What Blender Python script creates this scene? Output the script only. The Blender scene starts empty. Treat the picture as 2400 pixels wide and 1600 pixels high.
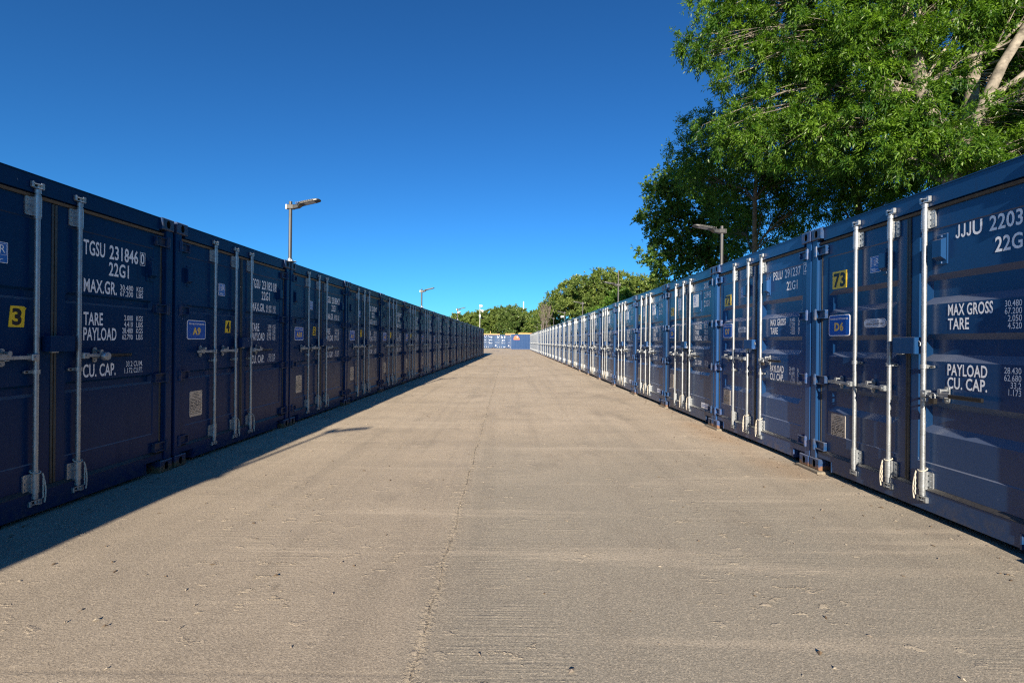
import bpy, bmesh, math, random
import numpy as np
from mathutils import Matrix, Vector, Euler

random.seed(7)
rng = np.random.default_rng(11)
scene = bpy.context.scene
R = math.radians
PI = math.pi

# ------------------------------------------------------------------ camera
CAM_H = 1.37
F = 1100.0
ROLL = R(0.55)
cd = bpy.data.cameras.new('camera')
cd.lens = 16.5
cd.sensor_width = 36.0
cd.clip_start = 0.05
cd.clip_end = 3000
cam = bpy.data.objects.new('camera', cd)
scene.collection.objects.link(cam)
cam.matrix_world = Matrix.Translation((0, 0, CAM_H)) @ Matrix.Rotation(R(90), 4, 'X') @ Matrix.Rotation(ROLL, 4, 'Z')
scene.camera = cam

# ------------------------------------------------------------------ light
SUN_DIR = Vector((0.289, 2.75, -1.0)).normalized()      # the way the light travels
SUN_EL = math.asin(-SUN_DIR.z)
SUN_AZ = math.atan2(-SUN_DIR.x, -SUN_DIR.y)             # towards the sun, clockwise from +Y
SUN_STRENGTH = 5.0
SKY_STRENGTH = 0.095
EXPOSURE = 1.1

ld = bpy.data.lights.new('sun', 'SUN')
ld.energy = SUN_STRENGTH
ld.angle = R(0.53)
ld.color = (1.0, 0.87, 0.70)
sun = bpy.data.objects.new('sun', ld)
scene.collection.objects.link(sun)
sun.rotation_euler = SUN_DIR.to_track_quat('-Z', 'Y').to_euler()

w = bpy.data.worlds.new('World')
scene.world = w
w.use_nodes = True
nt = w.node_tree
nt.nodes.clear()
sky = nt.nodes.new('ShaderNodeTexSky')
sky.sky_type = 'NISHITA'
sky.sun_disc = False
sky.sun_elevation = SUN_EL
sky.sun_rotation = SUN_AZ
sky.altitude = 50
sky.air_density = 1.0
sky.dust_density = 0.15
sky.ozone_density = 3.5
hs = nt.nodes.new('ShaderNodeHueSaturation')
hs.inputs['Saturation'].default_value = 0.92
tint = nt.nodes.new('ShaderNodeMix')          # deep polarised blue of the photograph's sky
tint.data_type = 'RGBA'
tint.blend_type = 'MULTIPLY'
tint.inputs[0].default_value = 1.0
tint.inputs[7].default_value = (0.060, 0.095, 0.135, 1)
gam = nt.nodes.new('ShaderNodeGamma')
gam.inputs[1].default_value = 1.2
up_ = nt.nodes.new('ShaderNodeVectorMath')
up_.operation = 'MULTIPLY'
up_.inputs[1].default_value = (3.0, 5.35, 5.5)
bg = nt.nodes.new('ShaderNodeBackground')
bg.inputs['Strength'].default_value = SKY_STRENGTH
wo = nt.nodes.new('ShaderNodeOutputWorld')
nt.links.new(sky.outputs[0], hs.inputs['Color'])
nt.links.new(hs.outputs[0], tint.inputs[6])
nt.links.new(tint.outputs[2], gam.inputs[0])
nt.links.new(gam.outputs[0], up_.inputs[0])
nt.links.new(up_.outputs[0], bg.inputs['Color'])
nt.links.new(bg.outputs[0], wo.inputs['Surface'])

vs = scene.view_settings
vs.view_transform = 'Standard'
vs.look = 'None'
vs.gamma = 1
vs.use_curve_mapping = False
vs.exposure = EXPOSURE
scene.cycles.max_bounces = 8
scene.cycles.transparent_max_bounces = 8
scene.cycles.use_denoising = False
scene.cycles.filter_width = 1.2
scene.cycles.sample_clamp_indirect = 2.5

# ------------------------------------------------------------------ helpers
def W(px, py, Y):
    """a point seen at photo pixel (px, py), Y metres ahead"""
    dx, dy = px - 1200.0, py - 800.0
    s, c = math.sin(ROLL), math.cos(ROLL)
    dx, dy = dx * c + dy * s, dy * c - dx * s
    return Vector((dx * Y / F, Y, CAM_H - dy * Y / F))

class MB:
    def __init__(self):
        self.v, self.f, self.m, self.s = [], [], [], []
    def add(self, verts, faces, m=0, smooth=False):
        b = len(self.v)
        self.v.extend([tuple(p) for p in verts])
        for f in faces:
            self.f.append(tuple(b + i for i in f))
            self.m.append(m)
            self.s.append(smooth)
    def quad(self, a, b, c, d, m=0):
        self.add([a, b, c, d], [(0, 1, 2, 3)], m)
    def box(self, x0, x1, y0, y1, z0, z1, m=0, c=0.0):
        if c <= 0:
            v = [(x, y, z) for z in (z0, z1) for y in (y0, y1) for x in (x0, x1)]
            self.add(v, [(0, 2, 3, 1), (4, 5, 7, 6), (0, 1, 5, 4), (2, 6, 7, 3), (0, 4, 6, 2), (1, 3, 7, 5)], m)
            return
        v, idx = [], {}
        lo, hi = (x0, y0, z0), (x1, y1, z1)
        for sx in (0, 1):
            for sy in (0, 1):
                for sz in (0, 1):
                    s = (sx, sy, sz)
                    for a in range(3):
                        p = []
                        for k in range(3):
                            base = hi[k] if s[k] else lo[k]
                            p.append(base if k == a else base + (-c if s[k] else c))
                        idx[(s, a)] = len(v)
                        v.append(p)
        f = []
        for a in range(3):
            b1, b2 = (a + 1) % 3, (a + 2) % 3
            for sa in (0, 1):
                loop = []
                for (s1, s2) in ((0, 0), (1, 0), (1, 1), (0, 1)):
                    s = [0, 0, 0]; s[a] = sa; s[b1] = s1; s[b2] = s2
                    loop.append(idx[(tuple(s), a)])
                f.append(loop if sa else loop[::-1])
        for a in range(3):
            b1, b2 = (a + 1) % 3, (a + 2) % 3
            for s1 in (0, 1):
                for s2 in (0, 1):
                    A = [0, 0, 0]; A[b1] = s1; A[b2] = s2
                    B = list(A); A[a] = 0; B[a] = 1
                    f.append([idx[(tuple(A), b1)], idx[(tuple(B), b1)], idx[(tuple(B), b2)], idx[(tuple(A), b2)]])
        for sx in (0, 1):
            for sy in (0, 1):
                for sz in (0, 1):
                    s = (sx, sy, sz)
                    f.append([idx[(s, 0)], idx[(s, 1)], idx[(s, 2)]])
        self.add(v, f, m)
    def tube(self, pts, rad, n=8, m=0, caps=True, smooth=True):
        pts = [Vector(p) for p in pts]
        if not hasattr(rad, '__len__'):
            rad = [rad] * len(pts)
        v, f = [], []
        up = Vector((0.13, 0.21, 1)).normalized()
        for i, p in enumerate(pts):
            d = (pts[min(i + 1, len(pts) - 1)] - pts[max(i - 1, 0)])
            d = d.normalized() if d.length > 1e-9 else Vector((0, 0, 1))
            if i == 0:
                ref = up if abs(d.dot(up)) < 0.95 else Vector((1, 0, 0))
                a = d.cross(ref).normalized()
            else:
                a = (a - d * a.dot(d))
                a = a.normalized() if a.length > 1e-6 else d.cross(up).normalized()
            b = d.cross(a)
            for k in range(n):
                t = 2 * PI * k / n
                v.append(p + (a * math.cos(t) + b * math.sin(t)) * rad[i])
        for i in range(len(pts) - 1):
            for k in range(n):
                k2 = (k + 1) % n
                f.append((i * n + k, i * n + k2, (i + 1) * n + k2, (i + 1) * n + k))
        self.add(v, f, m, smooth)
        if caps:
            b0 = [v[k] for k in range(n)]
            b1 = [v[(len(pts) - 1) * n + k] for k in range(n)]
            self.add(b0, [tuple(range(n))[::-1]], m)
            self.add(b1, [tuple(range(n))], m)
    def cyl(self, x, y, z0, z1, r, n=10, m=0):
        self.tube([(x, y, z0), (x, y, z1)], r, n, m)
    def plate(self, outline, y0, y1, m=0):
        """outline in (x, z), counter-clockwise, thick from y0 to y1"""
        n = len(outline)
        v = [(x, y0, z) for x, z in outline] + [(x, y1, z) for x, z in outline]
        f = [tuple(range(n)), tuple(range(2 * n - 1, n - 1, -1))]
        for i in range(n):
            j = (i + 1) % n
            f.append((i, n + i, n + j, j))
        self.add(v, f, m)
    def mesh(self, name, mats):
        me = bpy.data.meshes.new(name)
        me.from_pydata(self.v, [], self.f)
        for mt in mats:
            me.materials.append(mt)
        me.polygons.foreach_set('material_index', np.array(self.m, dtype=np.int32))
        me.polygons.foreach_set('use_smooth', np.array(self.s, dtype=bool))
        me.update()
        return me

def link(name, me, parent=None, loc=None, rot=None):
    o = bpy.data.objects.new(name, me)
    scene.collection.objects.link(o)
    if parent is not None:
        o.parent = parent
    if loc is not None:
        o.location = loc
    if rot is not None:
        o.rotation_euler = rot
    return o

def thing(name, label, cat, loc=(0, 0, 0), rz=0.0, group=None):
    o = bpy.data.objects.new(name, None)
    o.empty_display_size = 0.2
    scene.collection.objects.link(o)
    o.location = loc
    o.rotation_euler = (0, 0, rz)
    tag(o, label, cat, group)
    return o

def tag(o, label, cat, group=None, kind=None):
    o['label'] = label
    o['category'] = cat
    if group:
        o['group'] = group
    if kind:
        o['kind'] = kind

def rrect(x0, x1, z0, z1, r, n=5):
    pts = []
    for cx, cz, a0 in ((x1 - r, z0 + r, -90), (x1 - r, z1 - r, 0), (x0 + r, z1 - r, 90), (x0 + r, z0 + r, 180)):
        for k in range(n + 1):
            a = R(a0 + 90 * k / n)
            pts.append((cx + r * math.cos(a), cz + r * math.sin(a)))
    return pts

# ---- lettering
_tc = {}
def text_geo(s, off):
    key = (s, off)
    if key in _tc:
        return _tc[key]
    cu = bpy.data.curves.new('lettering', 'FONT')
    cu.body = s
    cu.size = 1.0
    cu.resolution_u = 3
    cu.fill_mode = 'FRONT'
    cu.offset = off
    cu.space_character = 1.0 + off * 2.2
    o = bpy.data.objects.new('lettering', cu)
    scene.collection.objects.link(o)
    bpy.context.view_layer.update()
    me = bpy.data.meshes.new_from_object(o)
    v = np.array([tuple(p.co) for p in me.vertices]).reshape(-1, 3)
    f = [tuple(p.vertices) for p in me.polygons]
    bpy.data.objects.remove(o)
    bpy.data.curves.remove(cu)
    bpy.data.meshes.remove(me)
    _tc[key] = (v, f)
    return v, f
def jays(n):
    """plain sans J's that stand on the baseline, cap height 1"""
    V, Fc = [], []
    for q in range(n):
        ox, b = q * 0.56, len(V)
        outer = [(0.44, 1.0), (0.44, 0.24)] + [(0.22 + 0.22 * math.cos(a), 0.22 + 0.22 * math.sin(a)) for a in np.linspace(0, -PI, 9)]
        inner = [(0.29, 1.0), (0.29, 0.24)] + [(0.22 + 0.075 * math.cos(a), 0.22 + 0.075 * math.sin(a)) for a in np.linspace(0, -PI, 9)]
        outer[-1] = (0.0, 0.27); inner[-1] = (0.145, 0.27)
        k = len(outer)
        V += [(ox + x, z, 0) for x, z in outer] + [(ox + x, z, 0) for x, z in inner]
        Fc += [(b + i, b + i + 1, b + k + i + 1, b + k + i) for i in range(k - 1)]
    return np.array(V) * CAP, Fc, n * 0.56 * CAP
_hv, _ = text_geo('H', 0.0)
CAP = float(_hv[:, 1].max())

def put_text(mb, s, x, z, h, y, m=0, align='L', sx=0.6, off=0.018, width=None):
    """cap height h, baseline z, in the plane y"""
    if h < 0.06 and off == 0.018:
        off = 0.006
    if s == 'JJJU':
        v, f, adv = jays(3)
        v2, f2 = text_geo('U', off)
        f = f + [tuple(i + len(v) for i in q) for q in f2]
        v = np.concatenate([v, v2 + np.array((adv - v2[:, 0].min() + 0.02, 0, 0))])
    else:
        v, f = text_geo(s, off)
    if len(v) == 0:
        return
    k = h / CAP
    x0, x1 = v[:, 0].min(), v[:, 0].max()
    if width is not None:
        sx = width / ((x1 - x0) * k)
    wd = (x1 - x0) * k * sx
    ox = {'L': x, 'R': x - wd, 'C': x - wd / 2}[align]
    mb.add([(ox + (p[0] - x0) * k * sx, y, z + p[1] * k) for p in v], f, m)

# ------------------------------------------------------------------ materials
def new_mat(name):
    m = bpy.data.materials.new(name)
    m.use_nodes = True
    return m, m.node_tree, m.node_tree.nodes['Principled BSDF']

class N:
    """small node builder"""
    def __init__(self, nt):
        self.nt = nt
    def n(self, t, **kw):
        nd = self.nt.nodes.new('ShaderNode' + t)
        for k, v in kw.items():
            setattr(nd, k, v)
        return nd
    def l(self, a, b):
        self.nt.links.new(a, b)
    def val(self, sock, x):
        if isinstance(x, (int, float)):
            sock.default_value = x
        elif isinstance(x, (tuple, list)):
            sock.default_value = x
        else:
            self.l(x, sock)
    def math(self, op, a, b=0.0, c=None, clamp=False):
        nd = self.n('Math', operation=op)
        nd.use_clamp = clamp
        self.val(nd.inputs[0], a)
        self.val(nd.inputs[1], b)
        if c is not None:
            self.val(nd.inputs[2], c)
        return nd.outputs[0]
    def mix(self, fac, a, b, mode='MIX'):
        nd = self.n('Mix', data_type='RGBA', blend_type=mode)
        self.val(nd.inputs[0], fac)
        self.val(nd.inputs[6], a)
        self.val(nd.inputs[7], b)
        return nd.outputs[2]
    def noise(self, vec, scale, detail=3, rough=0.5, dim='3D'):
        nd = self.n('TexNoise')
        nd.inputs['Scale'].default_value = scale
        nd.inputs['Detail'].default_value = detail
        nd.inputs['Roughness'].default_value = rough
        if vec is not None:
            self.l(vec, nd.inputs['Vector'])
        return nd.outputs['Fac']
    def mapping(self, vec, sc=(1, 1, 1), rot=(0, 0, 0), loc=(0, 0, 0)):
        nd = self.n('Mapping')
        nd.inputs['Scale'].default_value = sc
        nd.inputs['Rotation'].default_value = rot
        nd.inputs['Location'].default_value = loc
        self.l(vec, nd.inputs['Vector'])
        return nd.outputs[0]
    def ramp(self, fac, stops):
        nd = self.n('ValToRGB')
        cr = nd.color_ramp
        while len(cr.elements) < len(stops):
            cr.elements.new(0.5)
        for e, (p, c) in zip(cr.elements, stops):
            e.position = p
            e.color = c if hasattr(c, '__len__') else (c, c, c, 1)
        self.l(fac, nd.inputs[0])
        return nd.outputs[0]
    def bump(self, h, strength, dist, normal=None):
        nd = self.n('Bump')
        nd.inputs['Strength'].default_value = strength
        nd.inputs['Distance'].default_value = dist
        self.l(h, nd.inputs['Height'])
        if normal is not None:
            self.l(normal, nd.inputs['Normal'])
        return nd.outputs[0]

def paint(name, col, rough=0.3, scuff=(0.02, 0.035, 0.075), dirt=0.35, spec=0.5):
    m, nt, bs = new_mat(name)
    g = N(nt)
    tc = g.n('TexCoord').outputs['Object']
    oi = g.n('ObjectInfo').outputs['Random']
    off = g.n('VectorMath', operation='ADD')
    g.l(tc, off.inputs[0])
    cmb = g.n('CombineXYZ')
    g.l(g.math('MULTIPLY', oi, 37.0), cmb.inputs[0]); g.l(g.math('MULTIPLY', oi, 91.0), cmb.inputs[1])
    g.l(cmb.outputs[0], off.inputs[1])
    p = off.outputs[0]
    big = g.noise(p, 1.3, 4, 0.6)
    c = g.mix(g.math('MULTIPLY', big, 0.6), (*col, 1), (col[0] * 1.35 + .002, col[1] * 1.25 + .002, col[2] * 1.15, 1))
    st = g.noise(g.mapping(p, (9, 9, 0.7)), 3.0, 4, 0.65)
    stm = g.ramp(st, [(0.55, 0.0), (0.78, 1.0)])
    c = g.mix(g.math('MULTIPLY', stm, dirt), c, (*scuff, 1))
    # bare scratches
    sc = g.noise(g.mapping(p, (14, 14, 5)), 4.5, 2, 0.4)
    scm = g.ramp(sc, [(0.785, 0.0), (0.81, 1.0)])
    c = g.mix(g.math('MULTIPLY', scm, 0.8), c, (0.22, 0.25, 0.30, 1))
    # dust and splash low down on the sill
    sx = g.n('SeparateXYZ'); g.l(tc, sx.inputs[0])
    low = g.ramp(sx.outputs[2], [(0.0, 1.0), (0.22, 0.0)])
    dn = g.ramp(g.noise(p, 14, 5, 0.7), [(0.42, 0.0), (0.7, 1.0)])
    c = g.mix(g.math('MULTIPLY', g.math('MULTIPLY', low, dn), 0.55), c, (0.16, 0.125, 0.09, 1))
    c = g.mix(1.0, c, g.n('ObjectInfo').outputs['Color'], 'MULTIPLY')
    # pale dust on upward-facing ledges, also painting in the sunlight on the slopes
    gn = g.n('SeparateXYZ'); g.l(g.n('NewGeometry').outputs['True Normal'], gn.inputs[0])
    up = g.ramp(gn.outputs[2], [(0.30, 0.0), (0.70, 1.0)])
    slope_light = g.math('MULTIPLY', up, g.math('ADD', 0.26, g.math('MULTIPLY', g.noise(p, 3, 3, 0.6), 0.24)))
    c = g.mix(slope_light, c, (0.36, 0.35, 0.34, 1))
    g.l(c, bs.inputs['Base Color'])
    rr = g.math('ADD', rough - 0.05, g.math('MULTIPLY', g.noise(p, 5.5, 4, 0.6), 0.16))
    rr = g.math('ADD', rr, g.math('MULTIPLY', stm, 0.12))
    g.l(rr, bs.inputs['Roughness'])
    bs.inputs['Specular IOR Level'].default_value = spec
    # faint plate waviness
    wv = g.noise(p, 2.2, 2, 0.5)
    b1 = g.bump(wv, 0.16, 0.010)
    g.l(b1, bs.inputs['Normal'])
    return m

def plain(name, col, rough=0.5, metal=0.0, var=0.0, vscale=20.0, bump=0.0):
    m, nt, bs = new_mat(name)
    bs.inputs['Roughness'].default_value = rough
    bs.inputs['Metallic'].default_value = metal
    bs.inputs['Base Color'].default_value = (*col, 1)
    if var or bump:
        g = N(nt)
        tc = g.n('TexCoord').outputs['Object']
        nz = g.noise(tc, vscale, 4, 0.6)
        if var:
            lo = tuple(max(0, c * (1 - var)) for c in col)
            hi = tuple(min(1, c * (1 + var)) for c in col)
            g.l(g.mix(g.ramp(nz, [(0.3, 0.0), (0.7, 1.0)]), (*lo, 1), (*hi, 1)), bs.inputs['Base Color'])
        if bump:
            g.l(g.bump(nz, bump, 0.01), bs.inputs['Normal'])
    return m

M = {}
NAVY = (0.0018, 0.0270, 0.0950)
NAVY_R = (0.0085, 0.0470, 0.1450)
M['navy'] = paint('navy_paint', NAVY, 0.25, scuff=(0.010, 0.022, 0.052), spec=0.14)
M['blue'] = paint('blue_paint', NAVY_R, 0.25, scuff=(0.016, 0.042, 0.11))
M['rust'] = None
M['rubber'] = plain('gasket_rubber', (0.040, 0.037, 0.033), 0.42, 0, 0.3, 30)
M['dark'] = plain('hollow_dark', (0.004, 0.004, 0.005), 0.8)
M['white'] = plain('white_lettering', (0.86, 0.88, 0.90), 0.45, 0, 0.06, 60)
M['yellow'] = plain('yellow_vinyl', (0.80, 0.56, 0.02), 0.4, 0, 0.08, 30)
M['black'] = plain('black_print', (0.008, 0.008, 0.009), 0.45)
M['signblue'] = plain('sign_blue', (0.005, 0.085, 0.42), 0.32, 0, 0.08, 15)
M['signgold'] = plain('sign_gold', (0.80, 0.52, 0.10), 0.4)
M['lrblue'] = plain('approval_blue', (0.02, 0.13, 0.45), 0.35)
M['plate'] = plain('stamped_plate', (0.52, 0.48, 0.42), 0.38, 0.35, 0.12, 25)
M['platetext'] = plain('plate_print', (0.10, 0.085, 0.07), 0.6)
M['pale'] = plain('pale_sticker', (0.55, 0.60, 0.68), 0.4, 0, 0.08, 30)
M['orange'] = plain('orange_print', (0.75, 0.13, 0.03), 0.5, 0, 0.1, 10)
M['grip'] = plain('black_grip', (0.010, 0.010, 0.010), 0.35)
M['rope'] = plain('rope_fibre', (0.50, 0.46, 0.38), 0.9, 0, 0.3, 200)
M['lampgrey'] = plain('lamp_grey', (0.045, 0.045, 0.042), 0.42, 0.1, 0.12, 12)
M['polegrey'] = plain('pole_grey', (0.060, 0.058, 0.055), 0.42, 0.2, 0.15, 9)
M['led'] = plain('led_lens', (0.42, 0.42, 0.40), 0.2)
M['camwhite'] = plain('camera_white', (0.80, 0.80, 0.78), 0.35)
M['packer'] = plain('packer_slab', (0.20, 0.175, 0.135), 0.85, 0, 0.3, 18, 0.3)
M['pine'] = plain('sawn_timber', (0.52, 0.30, 0.12), 0.75, 0, 0.25, 7, 0.2)
M['bark'] = plain('pale_bark', (0.20, 0.175, 0.14), 0.95, 0, 0.75, 4.5, 1.0)
M['barkdark'] = plain('dark_bark', (0.115, 0.085, 0.058), 0.95, 0, 0.5, 7, 0.8)
M['deadwood'] = plain('dead_wood', (0.17, 0.145, 0.125), 0.9, 0, 0.3, 9)

def galv():
    m, nt, bs = new_mat('galvanised_steel')
    g = N(nt)
    tc = g.n('TexCoord').outputs['Object']
    vo = g.n('TexVoronoi'); vo.inputs['Scale'].default_value = 90
    g.l(tc, vo.inputs['Vector'])
    nz = g.noise(tc, 12, 4, 0.6)
    c = g.mix(g.ramp(nz, [(0.3, 0.0), (0.7, 1.0)]), (0.29, 0.315, 0.335, 1), (0.42, 0.445, 0.465, 1))
    g.l(c, bs.inputs['Base Color'])
    bs.inputs['Metallic'].default_value = 0.72
    g.l(g.math('ADD', 0.30, g.math('MULTIPLY', vo.outputs['Distance'], 0.25)), bs.inputs['Roughness'])
    g.l(g.bump(nz, 0.10, 0.004), bs.inputs['Normal'])
    return m
M['galv'] = galv()

def casting_mat(name, col):
    """painted steel corner block, rust where it is chipped near the ground"""
    m = paint(name, col, 0.36, dirt=0.5)
    nt = m.node_tree
    g = N(nt)
    bs = nt.nodes['Principled BSDF']
    old = bs.inputs['Base Color'].links[0].from_socket
    geo = g.n('NewGeometry')
    sx = g.n('SeparateXYZ'); g.l(geo.outputs['Position'], sx.inputs[0])
    low = g.ramp(sx.outputs[2], [(0.01, 1.0), (0.14, 0.0)])
    nz = g.noise(geo.outputs['Position'], 26, 4, 0.6)
    k = g.ramp(g.math('MULTIPLY', low, g.math('ADD', nz, 0.25)), [(0.35, 0.0), (0.5, 1.0)])
    g.l(g.mix(g.math('MULTIPLY', k, 0.85), old, (0.22, 0.115, 0.05, 1)), bs.inputs['Base Color'])
    return m
M['navycast'] = casting_mat('navy_casting', NAVY)
M['bluecast'] = casting_mat('blue_casting', NAVY_R)

def leaf_mat(name, dark, light, trans, rough=0.42):
    m, nt, bs = new_mat(name)
    g = N(nt)
    at = g.n('Attribute'); at.attribute_name = 'tint'
    c = g.mix(at.outputs['Fac'], (*dark, 1), (*light, 1))
    g.l(c, bs.inputs['Base Color'])
    bs.inputs['Roughness'].default_value = rough
    bs.inputs['Specular IOR Level'].default_value = 0.35
    tr = g.n('BsdfTranslucent')
    c2 = g.mix(1.0, c, (*trans, 1), 'MULTIPLY')
    g.l(c2, tr.inputs['Color'])
    mx = g.n('MixShader')
    mx.inputs[0].default_value = 0.33
    out = nt.nodes['Material Output']
    g.l(bs.outputs[0], mx.inputs[1]); g.l(tr.outputs[0], mx.inputs[2])
    g.l(mx.outputs[0], out.inputs['Surface'])
    return m
M['leafbright'] = leaf_mat('bright_leaf', (0.026, 0.080, 0.010), (0.145, 0.250, 0.026), (2.0, 2.2, 0.9))
M['leafdark'] = leaf_mat('dark_leaf', (0.038, 0.105, 0.014), (0.140, 0.245, 0.036), (1.6, 1.9, 0.7))
M['leafmaple'] = leaf_mat('maple_leaf', (0.042, 0.105, 0.018), (0.140, 0.225, 0.042), (1.6, 1.9, 0.7))
M['leafolive'] = leaf_mat('olive_leaf', (0.065, 0.120, 0.024), (0.235, 0.300, 0.080), (1.6, 1.7, 0.7))
M['leaffar'] = leaf_mat('far_leaf', (0.055, 0.105, 0.024), (0.175, 0.240, 0.070), (1.6, 1.7, 0.7))

def ground_mat():
    m, nt, bs = new_mat('brushed_concrete')
    g = N(nt)
    tc = g.n('TexCoord').outputs['Object']
    sx = g.n('SeparateXYZ'); g.l(tc, sx.inputs[0])
    X, Y = sx.outputs[0], sx.outputs[1]
    # base tone
    n1 = g.noise(tc, 0.33, 5, 0.55)
    n2 = g.noise(tc, 1.9, 5, 0.6)
    c = g.mix(g.ramp(n1, [(0.32, 0.0), (0.68, 1.0)]), (0.490, 0.405, 0.296, 1), (0.605, 0.510, 0.382, 1))
    c = g.mix(g.math('MULTIPLY', g.ramp(n2, [(0.45, 0.0), (0.75, 1.0)]), 0.45), c, (0.375, 0.315, 0.235, 1))
    # greyer, cooler slab right of the long joint; foreground also darkened to imitate exposure falloff
    wob = g.math('MULTIPLY', g.math('SUBTRACT', g.noise(g.mapping(tc, (0.0, 1, 0)), 1.6, 4, 0.6), 0.5), 0.10)
    wob2 = g.math('MULTIPLY', g.math('SUBTRACT', g.noise(tc, 22, 3, 0.6), 0.5), 0.030)
    jx = g.math('ADD', g.math('ADD', X, 0.375), g.math('MULTIPLY', Y, 0.0105))
    jx = g.math('ADD', jx, g.math('ADD', wob, wob2))
    rs = g.ramp(g.math('ADD', g.math('MULTIPLY', jx, 0.5), 0.5), [(0.42, 0.0), (0.58, 1.0)])
    n3 = g.noise(g.mapping(tc, (1, 0.35, 1)), 0.6, 3, 0.5)
    near = g.ramp(g.math('ADD', g.math('MULTIPLY', Y, 0.1), g.math('MULTIPLY', g.math('SUBTRACT', g.noise(tc, 0.5, 3, 0.6), 0.5), 0.5)), [(0.20, 1.0), (0.75, 0.0)])
    c = g.mix(g.math('MULTIPLY', g.math('MULTIPLY', rs, near), g.math('ADD', 0.45, g.math('MULTIPLY', n3, 0.7))), c, (0.300, 0.300, 0.245, 1))
    c = g.mix(g.math('MULTIPLY', near, 0.60), c, (0.285, 0.250, 0.204, 1))  # whole foreground darkened, a vignette painted into the concrete colour
    # tyre-worn darker blotches and damp marks
    n4 = g.noise(g.mapping(tc, (0.9, 0.5, 1), loc=(3, 7, 0)), 1.1, 6, 0.68)
    c = g.mix(g.math('MULTIPLY', g.ramp(n4, [(0.54, 0.0), (0.72, 1.0)]), 0.55), c, (0.190, 0.165, 0.135, 1))
    # brushed texture: fine ridges across the alley, only in patches
    brn = g.noise(g.mapping(tc, (1.3, 60, 1)), 1.0, 4, 0.62)
    patch = g.ramp(g.noise(tc, 0.8, 4, 0.6), [(0.50, 0.03), (0.66, 1.0)])
    strip = g.math('MULTIPLY', g.ramp(jx, [(0.05, 0.0), (0.20, 1.0)]), g.ramp(jx, [(0.42, 1.0), (0.75, 0.0)]))
    strip = g.math('MULTIPLY', g.math('MULTIPLY', strip, g.ramp(g.math('MULTIPLY', Y, 0.1), [(0.30, 1.0), (0.60, 0.0)])), g.ramp(g.noise(tc, 2.2, 3, 0.6), [(0.38, 0.2), (0.58, 1.0)]))
    patch = g.math('ADD', patch, strip, clamp=True)
    br = g.math('MULTIPLY', brn, patch)
    rdg = g.ramp(brn, [(0.60, 0.0), (0.72, 1.0)])
    rdg = g.math('MULTIPLY', rdg, g.ramp(g.noise(tc, 1.7, 4, 0.6), [(0.50, 0.0), (0.66, 1.0)]))
    c = g.mix(g.math('MULTIPLY', rdg, 0.65), c, (0.72, 0.61, 0.46, 1))
    # wide transverse pour bands
    bands = g.noise(g.mapping(tc, (0.10, 1.5, 1)), 1.0, 4, 0.6)
    c = g.mix(g.math('MULTIPLY', g.ramp(bands, [(0.5, 0.0), (0.72, 1.0)]), 0.30), c, (0.285, 0.25, 0.20, 1))
    # wheel tracks along the lane
    tk = g.noise(g.mapping(tc, (3.2, 0.10, 1)), 1.0, 4, 0.6)
    c = g.mix(g.math('MULTIPLY', g.ramp(tk, [(0.50, 0.0), (0.68, 1.0)]), 0.30), c, (0.235, 0.205, 0.165, 1))
    sp = g.noise(tc, 3.3, 3, 0.5)
    c = g.mix(g.math('MULTIPLY', g.ramp(sp, [(0.70, 0.0), (0.76, 1.0)]), 0.45), c, (0.12, 0.105, 0.085, 1))
    b2 = g.noise(g.mapping(tc, (0.22, 3.1, 1), loc=(9, 2, 0)), 1.0, 4, 0.6)
    c = g.mix(g.math('MULTIPLY', g.ramp(b2, [(0.56, 0.0), (0.70, 1.0)]), 0.40), c, (0.70, 0.595, 0.45, 1))
    # aggregate grain
    vo = g.n('TexVoronoi'); vo.inputs['Scale'].default_value = 165
    g.l(tc, vo.inputs['Vector'])
    gr = g.noise(tc, 85, 4, 0.85)
    vsep = g.n('SeparateColor'); g.l(vo.outputs['Color'], vsep.inputs[0])
    cell = vsep.outputs[0]
    c = g.mix(g.math('MULTIPLY', g.ramp(gr, [(0.36, 1.0), (0.50, 0.0)]), 0.52), c, (0.100, 0.080, 0.058, 1))
    c = g.mix(g.math('MULTIPLY', g.ramp(cell, [(0.66, 0.0), (1.0, 1.0)]), 0.42), c, (0.68, 0.58, 0.44, 1))
    c = g.mix(g.math('MULTIPLY', g.ramp(cell, [(0.0, 1.0), (0.16, 0.0)]), 0.35), c, (0.12, 0.10, 0.08, 1))
    # scattered lumps and crusts
    ln = g.noise(g.mapping(tc, (1, 1.6, 1)), 7.5, 5, 0.62)
    lm = g.ramp(ln, [(0.595, 0.0), (0.64, 1.0)])
    lp = g.ramp(g.noise(tc, 0.9, 3, 0.6), [(0.50, 0.0), (0.62, 1.0)])
    lump = g.math('MULTIPLY', lm, lp)
    c = g.mix(g.math('MULTIPLY', lump, 0.6), c, (0.68, 0.57, 0.42, 1))
    # the long joint
    aj = g.math('ABSOLUTE', jx)
    crack = g.math('MULTIPLY', g.ramp(aj, [(0.0025, 1.0), (0.007, 0.0)]), g.ramp(g.noise(tc, 5.0, 4, 0.7), [(0.40, 0.15), (0.58, 1.0)]))
    seam = g.math('MULTIPLY', g.ramp(aj, [(0.006, 1.0), (0.024, 0.0)]), g.ramp(g.noise(tc, 9, 4, 0.7), [(0.36, 0.0), (0.60, 1.0)]))
    c = g.mix(g.math('MULTIPLY', seam, 0.45), c, (0.70, 0.60, 0.45, 1))
    crumb = g.math('MULTIPLY', g.ramp(aj, [(0.010, 1.0), (0.050, 0.0)]), g.ramp(g.noise(tc, 26, 5, 0.7), [(0.44, 0.0), (0.56, 1.0)]))
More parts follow.
